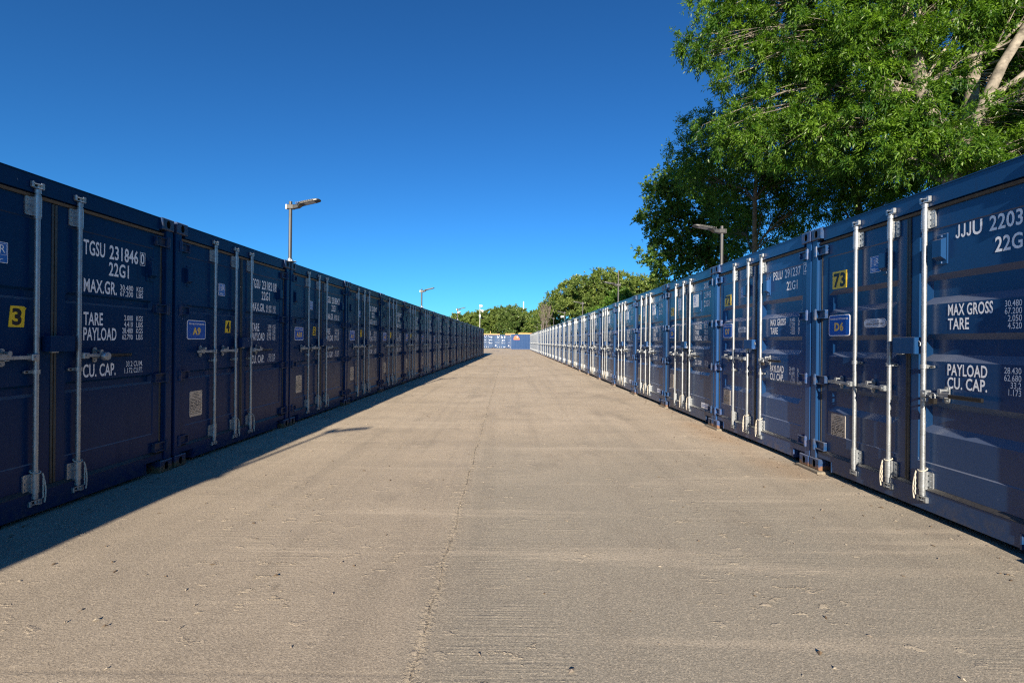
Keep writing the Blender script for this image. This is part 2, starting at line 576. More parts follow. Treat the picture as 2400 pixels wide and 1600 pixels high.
    c = g.mix(g.math('MULTIPLY', crumb, 0.5), c, (0.55, 0.46, 0.34, 1))
    c = g.mix(g.math('MULTIPLY', crack, 0.55), c, (0.10, 0.08, 0.06, 1))
    # a transverse joint near the camera
    ty = g.math('ABSOLUTE', g.math('ADD', g.math('SUBTRACT', Y, 1.93), g.math('ADD', wob, wob2)))
    tj = g.math('MULTIPLY', g.ramp(ty, [(0.006, 1.0), (0.022, 0.0)]), g.ramp(jx, [(0.0, 1.0), (0.02, 0.0)]))
    c = g.mix(g.math('MULTIPLY', tj, 0.10), c, (0.10, 0.085, 0.07, 1))
    # rusty wash along the right-hand row
    rw = g.ramp(g.math('MULTIPLY', g.math('ABSOLUTE', g.math('SUBTRACT', X, 3.05)), 1.0), [(0.0, 1.0), (0.45, 0.0)])
    rw = g.math('MULTIPLY', rw, g.ramp(g.noise(tc, 0.45, 3, 0.5), [(0.50, 0.0), (0.62, 1.0)]))
    c = g.mix(g.math('MULTIPLY', rw, 0.4), c, (0.40, 0.24, 0.12, 1))
    g.l(c, bs.inputs['Base Color'])
    bs.inputs['Roughness'].default_value = 0.92
    bs.inputs['Specular IOR Level'].default_value = 0.2
    h = g.math('ADD', g.math('MULTIPLY', gr, 0.30), g.math('MULTIPLY', br, 0.55))
    h = g.math('ADD', h, g.math('MULTIPLY', cell, 0.10))
    h = g.math('ADD', h, g.math('MULTIPLY', lump, 1.5))
    h = g.math('ADD', h, g.math('MULTIPLY', crumb, 0.6))
    h = g.math('SUBTRACT', h, g.math('MULTIPLY', crack, 0.7))
    h = g.math('SUBTRACT', h, g.math('MULTIPLY', tj, 0.08))
    g.l(g.bump(h, 0.9, 0.011), bs.inputs['Normal'])
    return m
M['ground'] = ground_mat()
M['grass'] = plain('rough_grass', (0.060, 0.085, 0.025), 0.95, 0, 0.4, 3.0)

# ------------------------------------------------------------------ ground
def sheet(name, x0, x1, y0, y1, z, mat):
    mb = MB()
    mb.quad((x0, y0, z), (x1, y0, z), (x1, y1, z), (x0, y1, z))
    o = link(name, mb.mesh(name, [mat]))
    o['kind'] = 'structure'
    o['label'] = {'ground': 'rough green land around the yard', 'concrete_yard': 'sunlit brushed concrete lane between the two container rows'}[name]
    o['category'] = {'ground': 'ground', 'concrete_yard': 'pavement'}[name]
    return o
sheet('ground', -1500, 1500, -1500, 1500, -0.012, M['grass'])
sheet('concrete_yard', -40, 10.2, -40, 98, 0.0, M['ground'])

# ------------------------------------------------------------------ containers
HW = 1.219
CH = 2.591
YD = 0.050          # door frame plane behind the casting faces
YP = 0.057          # outer panel plane
BARS = (0.65, 1.06, 1.40)

GROOVES = {
    'ridge': [(1.735, 1.715, 1.665, 1.645, 0.026), (1.005, 0.985, 0.935, 0.915, 0.026)],
    'wide': [(1.905, 1.860, 1.725, 1.670, 0.036), (1.435, 1.390, 1.275, 1.220, 0.036), (0.905, 0.860, 0.710, 0.650, 0.036)],
    'panel': [(1.825, 1.795, 1.735, 1.685, 0.030), (1.385, 1.355, 1.295, 1.245, 0.030), (0.935, 0.905, 0.845, 0.795, 0.030)],
}
STYLE = {
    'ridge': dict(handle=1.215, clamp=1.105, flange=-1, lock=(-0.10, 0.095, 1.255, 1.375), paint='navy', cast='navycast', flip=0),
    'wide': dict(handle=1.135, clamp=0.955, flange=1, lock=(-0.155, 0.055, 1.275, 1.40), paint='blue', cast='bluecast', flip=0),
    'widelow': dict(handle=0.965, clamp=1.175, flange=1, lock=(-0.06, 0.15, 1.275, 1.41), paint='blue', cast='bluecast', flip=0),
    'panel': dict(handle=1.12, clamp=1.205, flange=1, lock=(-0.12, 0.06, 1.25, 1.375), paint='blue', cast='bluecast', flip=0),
}

def door_mesh(x0, x1, z0, z1, grooves, mat):
    mb = MB()
    xa, xb = x0 + 0.075, x1 - 0.075
    za, zb = 0.405, 2.265
    e = 0.030 if grooves[0][4] < 0.028 else 0.085
    xs = [x0, xa, xa + 0.008, xa + e, xb - e, xb - 0.008, xb, x1]
    zs = [(z0, 'f'), (za, 'f'), (za + 0.008, 0.0)]
    for (a, b, c, d, dep) in sorted(grooves, key=lambda q: q[0]):
        zs += [(d, 0.0), (c, dep), (b, dep), (a, 0.0)]
    zs += [(zb - 0.008, 0.0), (zb, 'f'), (z1, 'f')]
    V = []
    for z, k in zs:
        for i, x in enumerate(xs):
            if k == 'f' or i in (0, 1, 6, 7):
                y = YD
            elif i in (2, 5):
                y = YP
            else:
                y = YP + k
            V.append((x, y, z))
    n = len(xs)
    Fc = []
    for r in range(len(zs) - 1):
        for c in range(n - 1):
            a = r * n + c
            Fc.append((a, a + 1, a + n + 1, a + n))
    mb.add(V, Fc)
    # returns and back
    yb = 0.135
    mb.box(x0, x1, YD + 0.0655, yb, z0, z1)
    for (xa_, xb_, za_, zb_) in ((x0, x0, z0, z1), (x1, x1, z0, z1)):
        mb.quad((xa_, YD, za_), (xb_, YD, zb_), (xb_, YD + 0.066, zb_), (xa_, YD + 0.066, za_))
    mb.quad((x0, YD, z0), (x1, YD, z0), (x1, YD + 0.066, z0), (x0, YD + 0.066, z0))
    mb.quad((x0, YD, z1), (x1, YD, z1), (x1, YD + 0.066, z1), (x0, YD + 0.066, z1))
    return mb.mesh('door', [mat])

def casting_mesh(mat):
    """corner block, its face at y = 0, lower left corner at the origin"""
    wd, dp, ht = 0.162, 0.178, 0.118
    mb = MB()
    n = 20
    cx, cz = wd / 2, ht / 2
    ov, rc = [], []
    for k in range(n):
        a = 2 * PI * k / n
        ca, sa = math.cos(a), math.sin(a)
        # slotted hole, tall
        ox = 0.0255 * (1 if ca > 0 else -1) * abs(ca) ** 0.8
        oz = 0.040 * (1 if sa > 0 else -1) * abs(sa) ** 0.9
        ov.append((cx + ox, cz + oz))
        s = min(wd / 2 / max(abs(ca), 1e-6), ht / 2 / max(abs(sa), 1e-6))
        rc.append((cx + s * ca, cz + s * sa))
    c = 0.007
    V, Fc = [], []
    for x, z in rc:                          # 0: perimeter set back by the chamfer
        V.append((x, c, z))
    for x, z in rc:                          # 1: chamfered face edge
        V.append((min(max(x, c), wd - c), 0.0, min(max(z, c), ht - c)))
    for x, z in ov:                          # 2: hole rim
        V.append((x, 0.0, z))
    for x, z in ov:                          # 3: hole, inside
        V.append((x, 0.045, z))
    for r in range(2):
        for k in range(n):
            k2 = (k + 1) % n
            Fc.append((r * n + k, r * n + k2, (r + 1) * n + k2, (r + 1) * n + k))
    mb.add(V, Fc)
    mb.add(V[2 * n:], [(k, (k + 1) % n, n + (k + 1) % n, n + k) for k in range(n)], 1)
    mb.add(V[3 * n:], [tuple(range(n))], 1)
    # the block behind its face, joined to the perimeter
    corners = [(0, 0), (wd, 0), (wd, ht), (0, ht)]
    for i in range(4):
        (xa, za), (xb, zb) = corners[i], corners[(i + 1) % 4]
        mb.quad((xa, c, za), (xb, c, zb), (xb, dp, zb), (xa, dp, za))
    mb.quad((0, dp, 0), (wd, dp, 0), (wd, dp, ht), (0, dp, ht))
    return mb.mesh('corner_casting', [mat, M['dark']])

def frame_mesh(mat):
    mb = MB()
    for s in (-1, 1):
        xa, xb = (-HW + 0.001, -HW + 0.088) if s < 0 else (HW - 0.088, HW - 0.001)
        mb.box(xa, xb, 0.012, 0.16, 0.1185, CH - 0.1185, 0, 0.006)
        # hinge-side lip of the post
        xl, xm = (-HW + 0.088, -HW + 0.104) if s < 0 else (HW - 0.104, HW - 0.088)
        mb.box(xl, xm, 0.040, 0.15, 0.16, 2.43, 0)
    # header, its face leaning back to a lip over the gasket
    hx = HW - 0.1625
    prof = [(0.030, CH - 0.012), (0.034, 2.452), (0.052, 2.446), (0.15, 2.446), (0.15, CH - 0.012)]
    V = [(-hx, y, z) for y, z in prof] + [(hx, y, z) for y, z in prof]
    n = len(prof)
    mb.add(V, [tuple(range(n))[::-1], tuple(range(n, 2 * n))] + [(i, (i + 1) % n, n + (i + 1) % n, n + i) for i in range(n)])
    mb.box(-hx, hx, 0.022, 0.16, CH - 0.0115, CH - 0.004, 0)
    # sill with the cut-outs beside the lower castings
    mb.box(-0.895, 0.895, 0.028, 0.15, 0.030, 0.196, 0, 0.005)
    for s in (-1, 1):
        a, b = sorted((s * 0.8955, s * (HW - 0.1045)))
        mb.box(a, b, 0.030, 0.15, 0.131, 0.194, 0)
        a, b = sorted((s * 0.894, s * 0.906))
        mb.box(a, b, 0.024, 0.16, 0.027, 0.1305, 0)
        a, b = sorted((s * 0.9065, s * (HW - 0.163)))
        mb.box(a, b, 0.145, 0.16, 0.03, 0.1305, 1)
    return mb.mesh('door_frame', [mat, M['dark']])

def gasket_mesh():
    mb = MB()
    z0, z1 = 0.2, 2.442
    for s in (-1, 1):
        a, b = sorted((s * (HW - 0.1045), s * (HW - 0.131)))
        mb.box(a, b, 0.046, 0.10, z0, z1, 0, 0.006)
    mb.box(-0.021, -0.002, 0.040, 0.10, z0 + 0.02, z1 - 0.03, 0, 0.006)
    mb.box(0.002, 0.021, 0.037, 0.10, z0 + 0.02, z1 - 0.03, 0, 0.006)
    for za, zb, top in ((2.413, 2.445, 1), (0.1965, 0.222, 0)):
        x = HW - 0.1045
        ya, yb = (0.055, 0.026) if top else (0.030, 0.052)
        V = [(-x, yb, za), (x, yb, za), (x, ya, zb), (-x, ya, zb), (-x, 0.099, za), (x, 0.099, za), (x, 0.099, zb), (-x, 0.099, zb)]
        if top:
            V = [(-x, 0.034, za), (x, 0.034, za), (x, 0.026, zb - .010), (-x, 0.026, zb - .010), (-x, 0.099, za), (x, 0.099, za), (x, 0.099, zb), (-x, 0.099, zb)]
        else:
            V = [(-x, 0.022, za), (x, 0.022, za), (x, 0.046, zb), (-x, 0.046, zb), (-x, 0.099, za), (x, 0.099, za), (x, 0.099, zb), (-x, 0.099, zb)]
        mb.add(V, [(0, 1, 2, 3), (4, 7, 6, 5), (0, 4, 5, 1), (3, 2, 6, 7), (0, 3, 7, 4), (1, 5, 6, 2)])
    return mb.mesh('door_gasket', [M['rubber']])

def hinge_mesh(s, mat):
    """knuckle on the post and a ribbed blade on the door; s = +1 for the left door"""
    mb = MB()
    x = -s * (HW - 0.068)
    mb.cyl(x, 0.012, -0.055, 0.055, 0.019, 12)
    mb.cyl(x, 0.012, -0.062, 0.062, 0.008, 8)
    xa, xb = sorted((x + s * 0.012, x + s * 0.150))
    mb.box(xa, xb, 0.034, 0.044, -0.044, 0.044, 0, 0.003)
    for z in (-0.046, 0.036):
        mb.plate([(x + s * 0.010, z), (x + s * 0.150, z), (x + s * 0.150, z + 0.010), (x + s * 0.010, z + 0.010)][:: (1 if s > 0 else -1)], 0.010, 0.034)
    xa, xb = sorted((x + s * 0.140, x + s * 0.152))
    mb.box(xa, xb, 0.014, 0.05, -0.044, 0.044, 0, 0.002)
    return mb.mesh('hinge', [mat])

def body_mesh(mat):
    mb = MB()
    L = 6.058
    y0, y1 = 0.161, L - 0.06
    p = 0.2755
    ys = []
    n = int((y1 - y0) / p)
    start = y0 + ((y1 - y0) - n * p) / 2
    prof = [(y0, 0.0)]
    for k in range(n):
        b = start + k * p
        prof += [(b + 0.036, 0.0), (b + 0.104, 0.036), (b + 0.174, 0.036), (b + 0.242, 0.0)]
    prof.append((y1, 0.0))
    za, zb = 0.152, 2.528
    for s in (-1, 1):
        V, Fc = [], []
        for y, d in prof:
            x = s * (HW - 0.008 - d)
            V += [(x, y, za), (x, y, zb)]
        for i in range(len(prof) - 1):
            Fc.append((2 * i, 2 * i + 2, 2 * i + 3, 2 * i + 1))
        mb.add(V, Fc)
        a, b = sorted((s * HW, s * (HW - 0.06)))
        mb.box(a, b, 0.18, L - 0.18, 2.5285, CH - 0.018)
        mb.box(a, b, 0.18, L - 0.18, 0.022, 0.151)
        a, b = sorted((s * HW, s * (HW - 0.16)))
        mb.box(a, b, L - 0.16, L, 0.0, CH)
    # roof with shallow ribs, rear end
    V, Fc = [], []
    m = 0
    for k in range(22):
        y = 0.165 + k * (L - 0.33) / 21
        z = CH - (0.016 if k % 2 else 0.034)
        V += [(-HW + 0.061, y, z), (HW - 0.061, y, z)]
        if k:
            Fc.append((2 * k - 2, 2 * k - 1, 2 * k + 1, 2 * k))
    mb.add(V, Fc)
    mb.box(-HW + 0.161, HW - 0.161, L - 0.07, L - 0.01, 0.02, CH - 0.02)
    mb.box(-HW + 0.061, HW - 0.061, 0.17, L - 0.075, 0.10, 0.150)
    return mb.mesh('body', [mat])

def bar_mesh(x, fl):
    """locking bar: tube, cams top and bottom, guides with flanges"""
    mb = MB()
    y = 0.016
    mb.cyl(x, y, 0.150, 2.475, 0.0172, 12)
    for zt, d in ((2.475, 1), (0.150, -1)):
        z = lambda t: zt + d * t
        lo, hi = sorted((z(-0.03), z(0.0)))
        mb.cyl(x, y, lo, hi, 0.0215, 12)
        # forked cam
        for t0, t1 in ((0.006, 0.014), (0.034, 0.042)):
            lo, hi = sorted((z(t0), z(t1)))
            pts = [(x - 0.036, y - 0.012), (x + 0.010, y - 0.026), (x + 0.042, y - 0.006), (x + 0.030, y + 0.016), (x - 0.020, y + 0.016)]
            V = [(a, b, lo) for a, b in pts] + [(a, b, hi) for a, b in pts]
            k = len(pts)
            mb.add(V, [tuple(range(k))[::-1], tuple(range(k, 2 * k))] + [(i, (i + 1) % k, k + (i + 1) % k, k + i) for i in range(k)])
        lo, hi = sorted((z(0.0), z(0.044)))
        mb.cyl(x + 0.004, y, lo, hi, 0.012, 8)
        # keeper on the frame
        lo, hi = sorted((z(0.010), z(0.056)))
        mb.box(x + 0.016, x + 0.046, 0.004, 0.030, lo, hi, 0, 0.004)
        mb.box(x - 0.046, x - 0.026, 0.006, 0.030, lo, hi, 0, 0.004)
    return mb.mesh('locking_bar', [M['galv']])

def guide_mesh(x, zc, h, fl, wide):
    mb = MB()
    y = 0.016
    mb.cyl(x, y, zc - h / 2, zc + h / 2, 0.0245, 12)
    if wide:
        mb.cyl(x, y, zc + h / 2, zc + h / 2 + 0.014, 0.021, 12)
        mb.cyl(x, y, zc - h / 2 - 0.014, zc - h / 2, 0.021, 12)
    a, b = sorted((x + fl * 0.012, x + fl * 0.070))
    r = rrect(a, b, zc - h / 2 + 0.006, zc + h / 2 - 0.006, 0.010, 3)
    mb.plate(r, 0.036, 0.048)
    a, b = sorted((x + fl * 0.018, x + fl * 0.030))
    mb.box(a, b, y - 0.004, 0.036, zc - h / 2 + 0.004, zc + h / 2 - 0.004)
    zs = (zc - h * 0.30, zc, zc + h * 0.30) if wide else (zc,)
    for z in zs:
        q = rrect(x + fl * 0.050 - 0.007, x + fl * 0.050 + 0.007, z - 0.007, z + 0.007, 0.0068, 3)
        mb.plate(q, 0.030, 0.036, 1 if z == zc and not wide else 0)
    return mb.mesh('bar_guide', [M['galv'], M['dark']])

def handle_mesh(x, z, sgn, grip):
    """flat handle pivoted at the bar, resting in its catch"""
    mb = MB()
    ln = 0.50 if grip else 0.335
    y = -0.012
    a, b = sorted((x + sgn * 0.008, x + sgn * 0.062))
    mb.box(a, b, y - 0.010, y + 0.040, z - 0.026, z + 0.026, 0, 0.005)
    q = rrect(x + sgn * 0.036 - 0.010, x + sgn * 0.036 + 0.010, z - 0.010, z + 0.010, 0.0095, 3)
    mb.plate(q, y - 0.017, y - 0.010)
    e = 0.24 if grip else ln
    a, b = sorted((x + sgn * 0.060, x + sgn * e))
    mb.box(a, b, y, y + 0.010, z - 0.0135, z + 0.0135, 0, 0.002)
    if grip:
        a, b = sorted((x + sgn * 0.24, x + sgn * ln))
        mb.box(a, b, y - 0.006, y + 0.014, z - 0.0175, z + 0.0145, 1, 0.006)
    # catch and retainer
    cx = x + sgn * (0.175 if grip else 0.215)
    mb.plate(rrect(cx - 0.021, cx + 0.021, z - 0.062, z + 0.068, 0.020, 4), 0.040, 0.049)
    mb.box(cx - 0.015, cx + 0.015, y + 0.0105, 0.040, z - 0.024, z - 0.0145, 0, 0.002)
    mb.plate(rrect(cx - 0.014, cx + 0.014, z + 0.012, z + 0.050, 0.013, 3), y - 0.010, y - 0.001)
    mb.box(cx - 0.010, cx + 0.010, y - 0.001, 0.040, z + 0.030, z + 0.046, 0, 0.002)
    for dz in (-0.044, 0.050):
        mb.plate(rrect(cx - 0.008, cx + 0.008, z + dz - 0.008, z + dz + 0.008, 0.0078, 3), 0.034, 0.040)
    mb.plate([(cx - 0.004, z + 0.006), (cx + sgn * 0.075, z + 0.014), (cx + sgn * 0.075, z + 0.022), (cx - 0.004, z + 0.030)][::sgn], y - 0.004, y - 0.0005)
    return mb.mesh('handle', [M['galv'], M['grip']])

def rope_mesh(x, fl):
    mb = MB()
    pts = []
    for k in range(9):
        t = k / 8
        pts.append((x + fl * (-0.026 - 0.020 * math.sin(t * 2.2)), -0.014 - 0.006 * math.sin(t * 3), 0.335 - 0.225 * t))
    mb.tube(pts, 0.0055, 6)
    loop = [(x + 0.029 * math.cos(t), 0.016 + 0.029 * math.sin(t), 0.352 + 0.012 * math.sin(t)) for t in np.linspace(0, 2 * PI, 13)]
    mb.tube(loop, 0.0055, 6, caps=False)
    pts = [(x + fl * (-0.030 - 0.008 * k % 3 * 0.003), -0.018 + 0.004 * (k % 2), 0.300 - 0.022 * k) for k in range(8)]
    mb.tube(pts, 0.005, 5)
    return mb.mesh('rope', [M['rope']])

def vent_mesh(x, z, mat):
    mb = MB()
    mb.box(x - 0.046, x + 0.046, YP - 0.010, YP + 0.002, z - 0.118, z + 0.118, 0, 0.003)
    prof = [(YP - 0.0105, z + 0.085), (YP - 0.052, z + 0.070), (YP - 0.052, z - 0.060), (YP - 0.0105, z - 0.085)]
    V = [(x - 0.038, a, b) for a, b in prof] + [(x + 0.038, a, b) for a, b in prof]
    mb.add(V, [(0, 1, 2, 3), (7, 6, 5, 4), (0, 4, 5, 1), (1, 5, 6, 2), (2, 6, 7, 3)])
    for s in (-1, 1):
        mb.cyl(x, YP - 0.012, z + s * 0.102 - 0.008, z + s * 0.102 + 0.008, 0.008, 8)
    return mb.mesh('vent', [mat])

def lockbox_mesh(x0, x1, z0, z1, mat):
    mb = MB()
    t = 0.006
    mb.box(x0, x1, -0.036, -0.030, z0, z1, 0, 0.002)
    mb.box(x0, x0 + t, -0.0295, 0.036, z0, z1)
    mb.box(x1 - t, x1, -0.0295, 0.036, z0, z1)
    mb.box(x0 + t + .0005, x1 - t - .0005, -0.0295, 0.036, z1 - t - 0.004, z1 - 0.004)
    mb.box(x0 + t + .0005, x1 - t - .0005, 0.030, 0.036, z0, z1 - t - 0.0045)
    mb.box(x0 + 0.02, x0 + 0.075, -0.024, 0.004, z0 - 0.010, z0 + 0.004, 1, 0.002)
    mb.tube([(x1 + 0.002, 0.0, z1 - 0.03), (x1 + 0.018, 0.0, z1 - 0.045), (x1 + 0.016, 0.0, z1 - 0.07)], 0.004, 6, 1)
    return mb.mesh('lock_box', [mat, M['galv']])

YS = YP - 0.0035    # face of the stickers on the outer panel

def unit_sign_mesh(x, z, code):
    mb = MB()
    wd, ht = 0.305, 0.215
    mb.plate(rrect(x - wd / 2, x + wd / 2, z - ht / 2, z + ht / 2, 0.026), YS, YP + 0.002, 0)
    mb.plate(rrect(x - wd / 2 + 0.008, x + wd / 2 - 0.008, z - ht / 2 + 0.008, z + ht / 2 - 0.008, 0.020), YS - 0.001, YS + 0.002, 1)
    y = YS - 0.002
    put_text(mb, 'DISCOUNT', x - 0.124, z + 0.058, 0.0165, y, 0, 'L', off=0.03, width=0.122)
    put_text(mb, 'STORAGE', x + 0.003, z + 0.058, 0.0165, y, 0, 'L', off=0.03, width=0.122)
    put_text(mb, code, x, z - 0.052, 0.075, y, 2, 'C', sx=0.92, off=0.045)
    return mb.mesh('unit_sign', [M['white'], M['signblue'], M['signgold']])

def number_mesh(x, z, txt, wd=0.112, ht=0.155, worn=0, tilt=0.0):
    mb = MB()
    out = [(-wd / 2, -ht / 2), (wd / 2, -ht / 2), (wd / 2, ht / 2), (-wd / 2, ht / 2)]
    if worn == 1:
        out = [(-wd / 2, -ht / 2), (wd / 2 - 0.006, -ht / 2), (wd / 2 + 0.002, ht / 2 - 0.026), (wd / 2 + 0.010, ht / 2 - 0.012), (wd / 2 - 0.01, ht / 2), (-wd / 2 + 0.014, ht / 2)]
    if worn == 2:
        out = [(-wd / 2, -ht / 2), (wd / 2, -ht / 2 + 0.01), (wd / 2, ht / 2), (-wd / 2 + 0.06, ht / 2 - 0.006), (-wd / 2 + 0.03, ht / 2 - 0.04), (-wd / 2, ht / 2 - 0.06)]
    mb.plate([(x + a, z + b) for a, b in out], YS, YP + 0.002, 0)
    if txt:
        put_text(mb, txt, x, z - ht * 0.37, ht * 0.72, YS - 0.0015, 1, 'C', off=0.035, width=wd * (0.58 if len(txt) == 1 else 0.80))
    return mb.mesh('number_sticker', [M['yellow'], M['black']])

def approval_mesh(x, z):
    mb = MB()
    wd, ht = 0.122, 0.148
    mb.plate(rrect(x - wd / 2, x + wd / 2, z - ht / 2, z + ht / 2, 0.003, 1), YS, YP + 0.002, 0)
    mb.plate(rrect(x - wd / 2 + 0.004, x + wd / 2 - 0.004, z - ht / 2 + 0.004, z + ht / 2 - 0.004, 0.003, 1), YS - 0.001, YS + 0.002, 1)
    y = YS - 0.002
    put_text(mb, 'L', x - 0.016, z - 0.008, 0.055, y, 0, 'L', off=0.0, width=0.026)
    put_text(mb, 'R', x + 0.006, z - 0.002, 0.055, y, 0, 'L', off=0.0, width=0.036)
    # outlined square round the letters
    a, b, c, d = x - 0.030, x + 0.050, z - 0.018, z + 0.062
    for q in ((a, b, c, c + .002), (a, b, d - .002, d), (a, a + .002, c + .0025, d - .0025), (b - .002, b, c + .0025, d - .0025)):
        mb.quad((q[0], y, q[2]), (q[1], y, q[2]), (q[1], y, q[3]), (q[0], y, q[3]), 0)
    for k in range(8):
        zz = z - 0.016 + k * 0.010
        mb.quad((x - 0.050, y, zz), (x - 0.040, y, zz), (x - 0.040, y, zz + .006), (x - 0.050, y, zz + .006), 0)
    for k, wl in enumerate((0.05, 0.075, 0.06)):
        zz = z - 0.040 - k * 0.010
        mb.quad((x - 0.046, y, zz), (x - 0.046 + wl, y, zz), (x - 0.046 + wl, y, zz + .0035), (x - 0.046, y, zz + .0035), 0)
    return mb.mesh('approval_sticker', [M['white'], M['lrblue']])

def data_plate_mesh(x, z, rows=15, seed=1):
    mb = MB()
    wd, ht = 0.205, 0.285
    mb.plate(rrect(x - wd / 2, x + wd / 2, z - ht / 2, z + ht / 2, 0.012, 3), YS - 0.001, YP + 0.002, 0)
    y = YS - 0.002
    rr = random.Random(seed)
    for k in range(rows):
        zz = z + ht / 2 - 0.022 - k * (ht - 0.036) / rows
        xx = x - wd / 2 + 0.014
        if k < 4:
            l = rr.uniform(0.06, 0.13)
            mb.quad((x - l / 2, y, zz), (x + l / 2, y, zz), (x + l / 2, y, zz + .006), (x - l / 2, y, zz + .006), 1)
            continue
        while xx < x + wd / 2 - 0.02:
            l = rr.uniform(0.01, 0.05)
            l = min(l, x + wd / 2 - 0.012 - xx)
            hh = rr.choice((0.004, 0.006, 0.009))
            mb.quad((xx, y, zz), (xx + l, y, zz), (xx + l, y, zz + hh), (xx, y, zz + hh), 1)
            xx += l + rr.uniform(0.006, 0.02)
    for zz in (z + 0.055, z - 0.02):
        mb.quad((x - wd / 2 + .008, y, zz), (x + wd / 2 - .008, y, zz), (x + wd / 2 - .008, y, zz + .002), (x - wd / 2 + .008, y, zz + .002), 1)
    for sx in (-1, 1):
        for sz in (-1, 0, 1):
            mb.plate(rrect(x + sx * 0.094 - .004, x + sx * 0.094 + .004, z + sz * 0.132 - .004, z + sz * 0.132 + .004, .0038, 2), YS - 0.005, YS, 0)
    return mb.mesh('data_plate', [M['plate'], M['platetext']])

def repair_plate_mesh(x, z):
    mb = MB()
    wd, ht = 0.265, 0.080
    mb.plate(rrect(x - wd / 2, x + wd / 2, z - ht / 2, z + ht / 2, 0.038, 6), YS, YP + 0.002, 0)
    mb.plate(rrect(x - wd / 2 + .006, x + wd / 2 - .006, z - ht / 2 + .006, z + ht / 2 - .006, 0.032, 6), YS - 0.001, YS + .002, 2)
    mb.plate(rrect(x - wd / 2 + .009, x + wd / 2 - .009, z - ht / 2 + .009, z + ht / 2 - .009, 0.029, 6), YS - 0.002, YS + .002, 1)
    y = YS - 0.003
    put_text(mb, 'FOR REPAIR USE', x, z + 0.010, 0.010, y, 2, 'C', sx=0.9)
    put_text(mb, 'CORTEN or EQUIVALENT ONLY', x, z - 0.017, 0.019, y, 2, 'C', width=0.205)
    return mb.mesh('repair_plate', [M['white'], M['pale'], M['black']])

def doc_plate_mesh(x, z, mat, wd=0.36, ht=0.36, left=True):
    """painted document holder with a white label"""
    mb = MB()
    mb.box(x - wd / 2, x + wd / 2, YP - 0.012, YP + 0.002, z - ht / 2, z + ht / 2, 0, 0.003)
    lw, lh = wd * 0.62, ht * 0.62
    a = x - wd / 2 + 0.014
    b0 = z + ht / 2 - 0.035 - lh
    y = YP - 0.014
    mb.plate([(a, b0), (a + lw, b0), (a + lw, b0 + lh), (a, b0 + lh)], y, YP - 0.0125, 1)
    for k, (l, hh) in enumerate(((0.7, .010), (0.45, .014), (0.55, .02), (0.5, .016), (0.8, .006), (0.7, .006))):
        zz = b0 + lh - 0.03 - k * lh * 0.14
        mb.quad((a + lw * .12, y - .001, zz), (a + lw * .12 + lw * .76 * l, y - .001, zz), (a + lw * .12 + lw * .76 * l, y - .001, zz + hh), (a + lw * .12, y - .001, zz + hh), 2)
    for s in (-1, 1):
        mb.plate(rrect(x + wd / 2 - .03, x + wd / 2 - .018, z + s * ht * .4 - .006, z + s * ht * .4 + .006, .005, 2), YP - 0.016, YP - .012, 3)
    return mb.mesh('document_holder', [mat, M['white'], M['lrblue'], M['galv']])

def badge_mesh(x, z):
    mb = MB()
    n = 24
    for r0, r1 in ((0.040, 0.047),):
        V = [(x + r * math.cos(2 * PI * k / n), YS, z + r * math.sin(2 * PI * k / n)) for r in (r0, r1) for k in range(n)]
        mb.add(V, [(k, (k + 1) % n, n + (k + 1) % n, n + k) for k in range(n)])
    mb.quad((x - .005, YS, z - .032), (x + .005, YS, z - .032), (x + .005, YS, z + .032), (x - .005, YS, z + .032))
    mb.quad((x - .024, YS, z - .006), (x - .0055, YS, z - .020), (x - .0055, YS, z - .010), (x - .024, YS, z + .006))
    mb.quad((x + .024, YS, z - .006), (x + .0055, YS, z - .020), (x + .0055, YS, z - .010), (x + .024, YS, z + .006))
    return mb.mesh('round_emblem', [M['white']])

def maker_plate_mesh(x, z):
    mb = MB()
    wd, ht = 0.30, 0.092
    y0 = YD - 0.004
    mb.plate(rrect(x - wd / 2, x + wd / 2, z - ht / 2, z + ht / 2, .004, 1), y0, YD + .001, 0)
    y = y0 - .001
    mb.quad((x - .125, y, z - .022), (x - .085, y, z - .022), (x - .085, y, z + .022), (x - .125, y, z + .022), 1)
    mb.quad((x - .118, y - .001, z - .014), (x - .092, y - .001, z - .014), (x - .092, y - .001, z + .014), (x - .118, y - .001, z + .014), 0)
    mb.quad((x - .07, y, z + .010), (x + .06, y, z + .010), (x + .06, y, z + .020), (x - .07, y, z + .020), 1)
    mb.quad((x - .07, y, z - .018), (x + .125, y, z - .018), (x + .125, y, z - .004), (x - .07, y, z - .004), 1)
    return mb.mesh('maker_plate', [M['white'], M['lrblue']])

def frame_outline(mb, x0, x1, z0, z1, y, t=0.006):
    for q in ((x0, x1, z0, z0 + t), (x0, x1, z1 - t, z1), (x0, x0 + t, z0 + t + .0003, z1 - t - .0003), (x1 - t, x1, z0 + t + .0003, z1 - t - .0003)):
        mb.quad((q[0], y, q[2]), (q[1], y, q[2]), (q[1], y, q[3]), (q[0], y, q[3]))

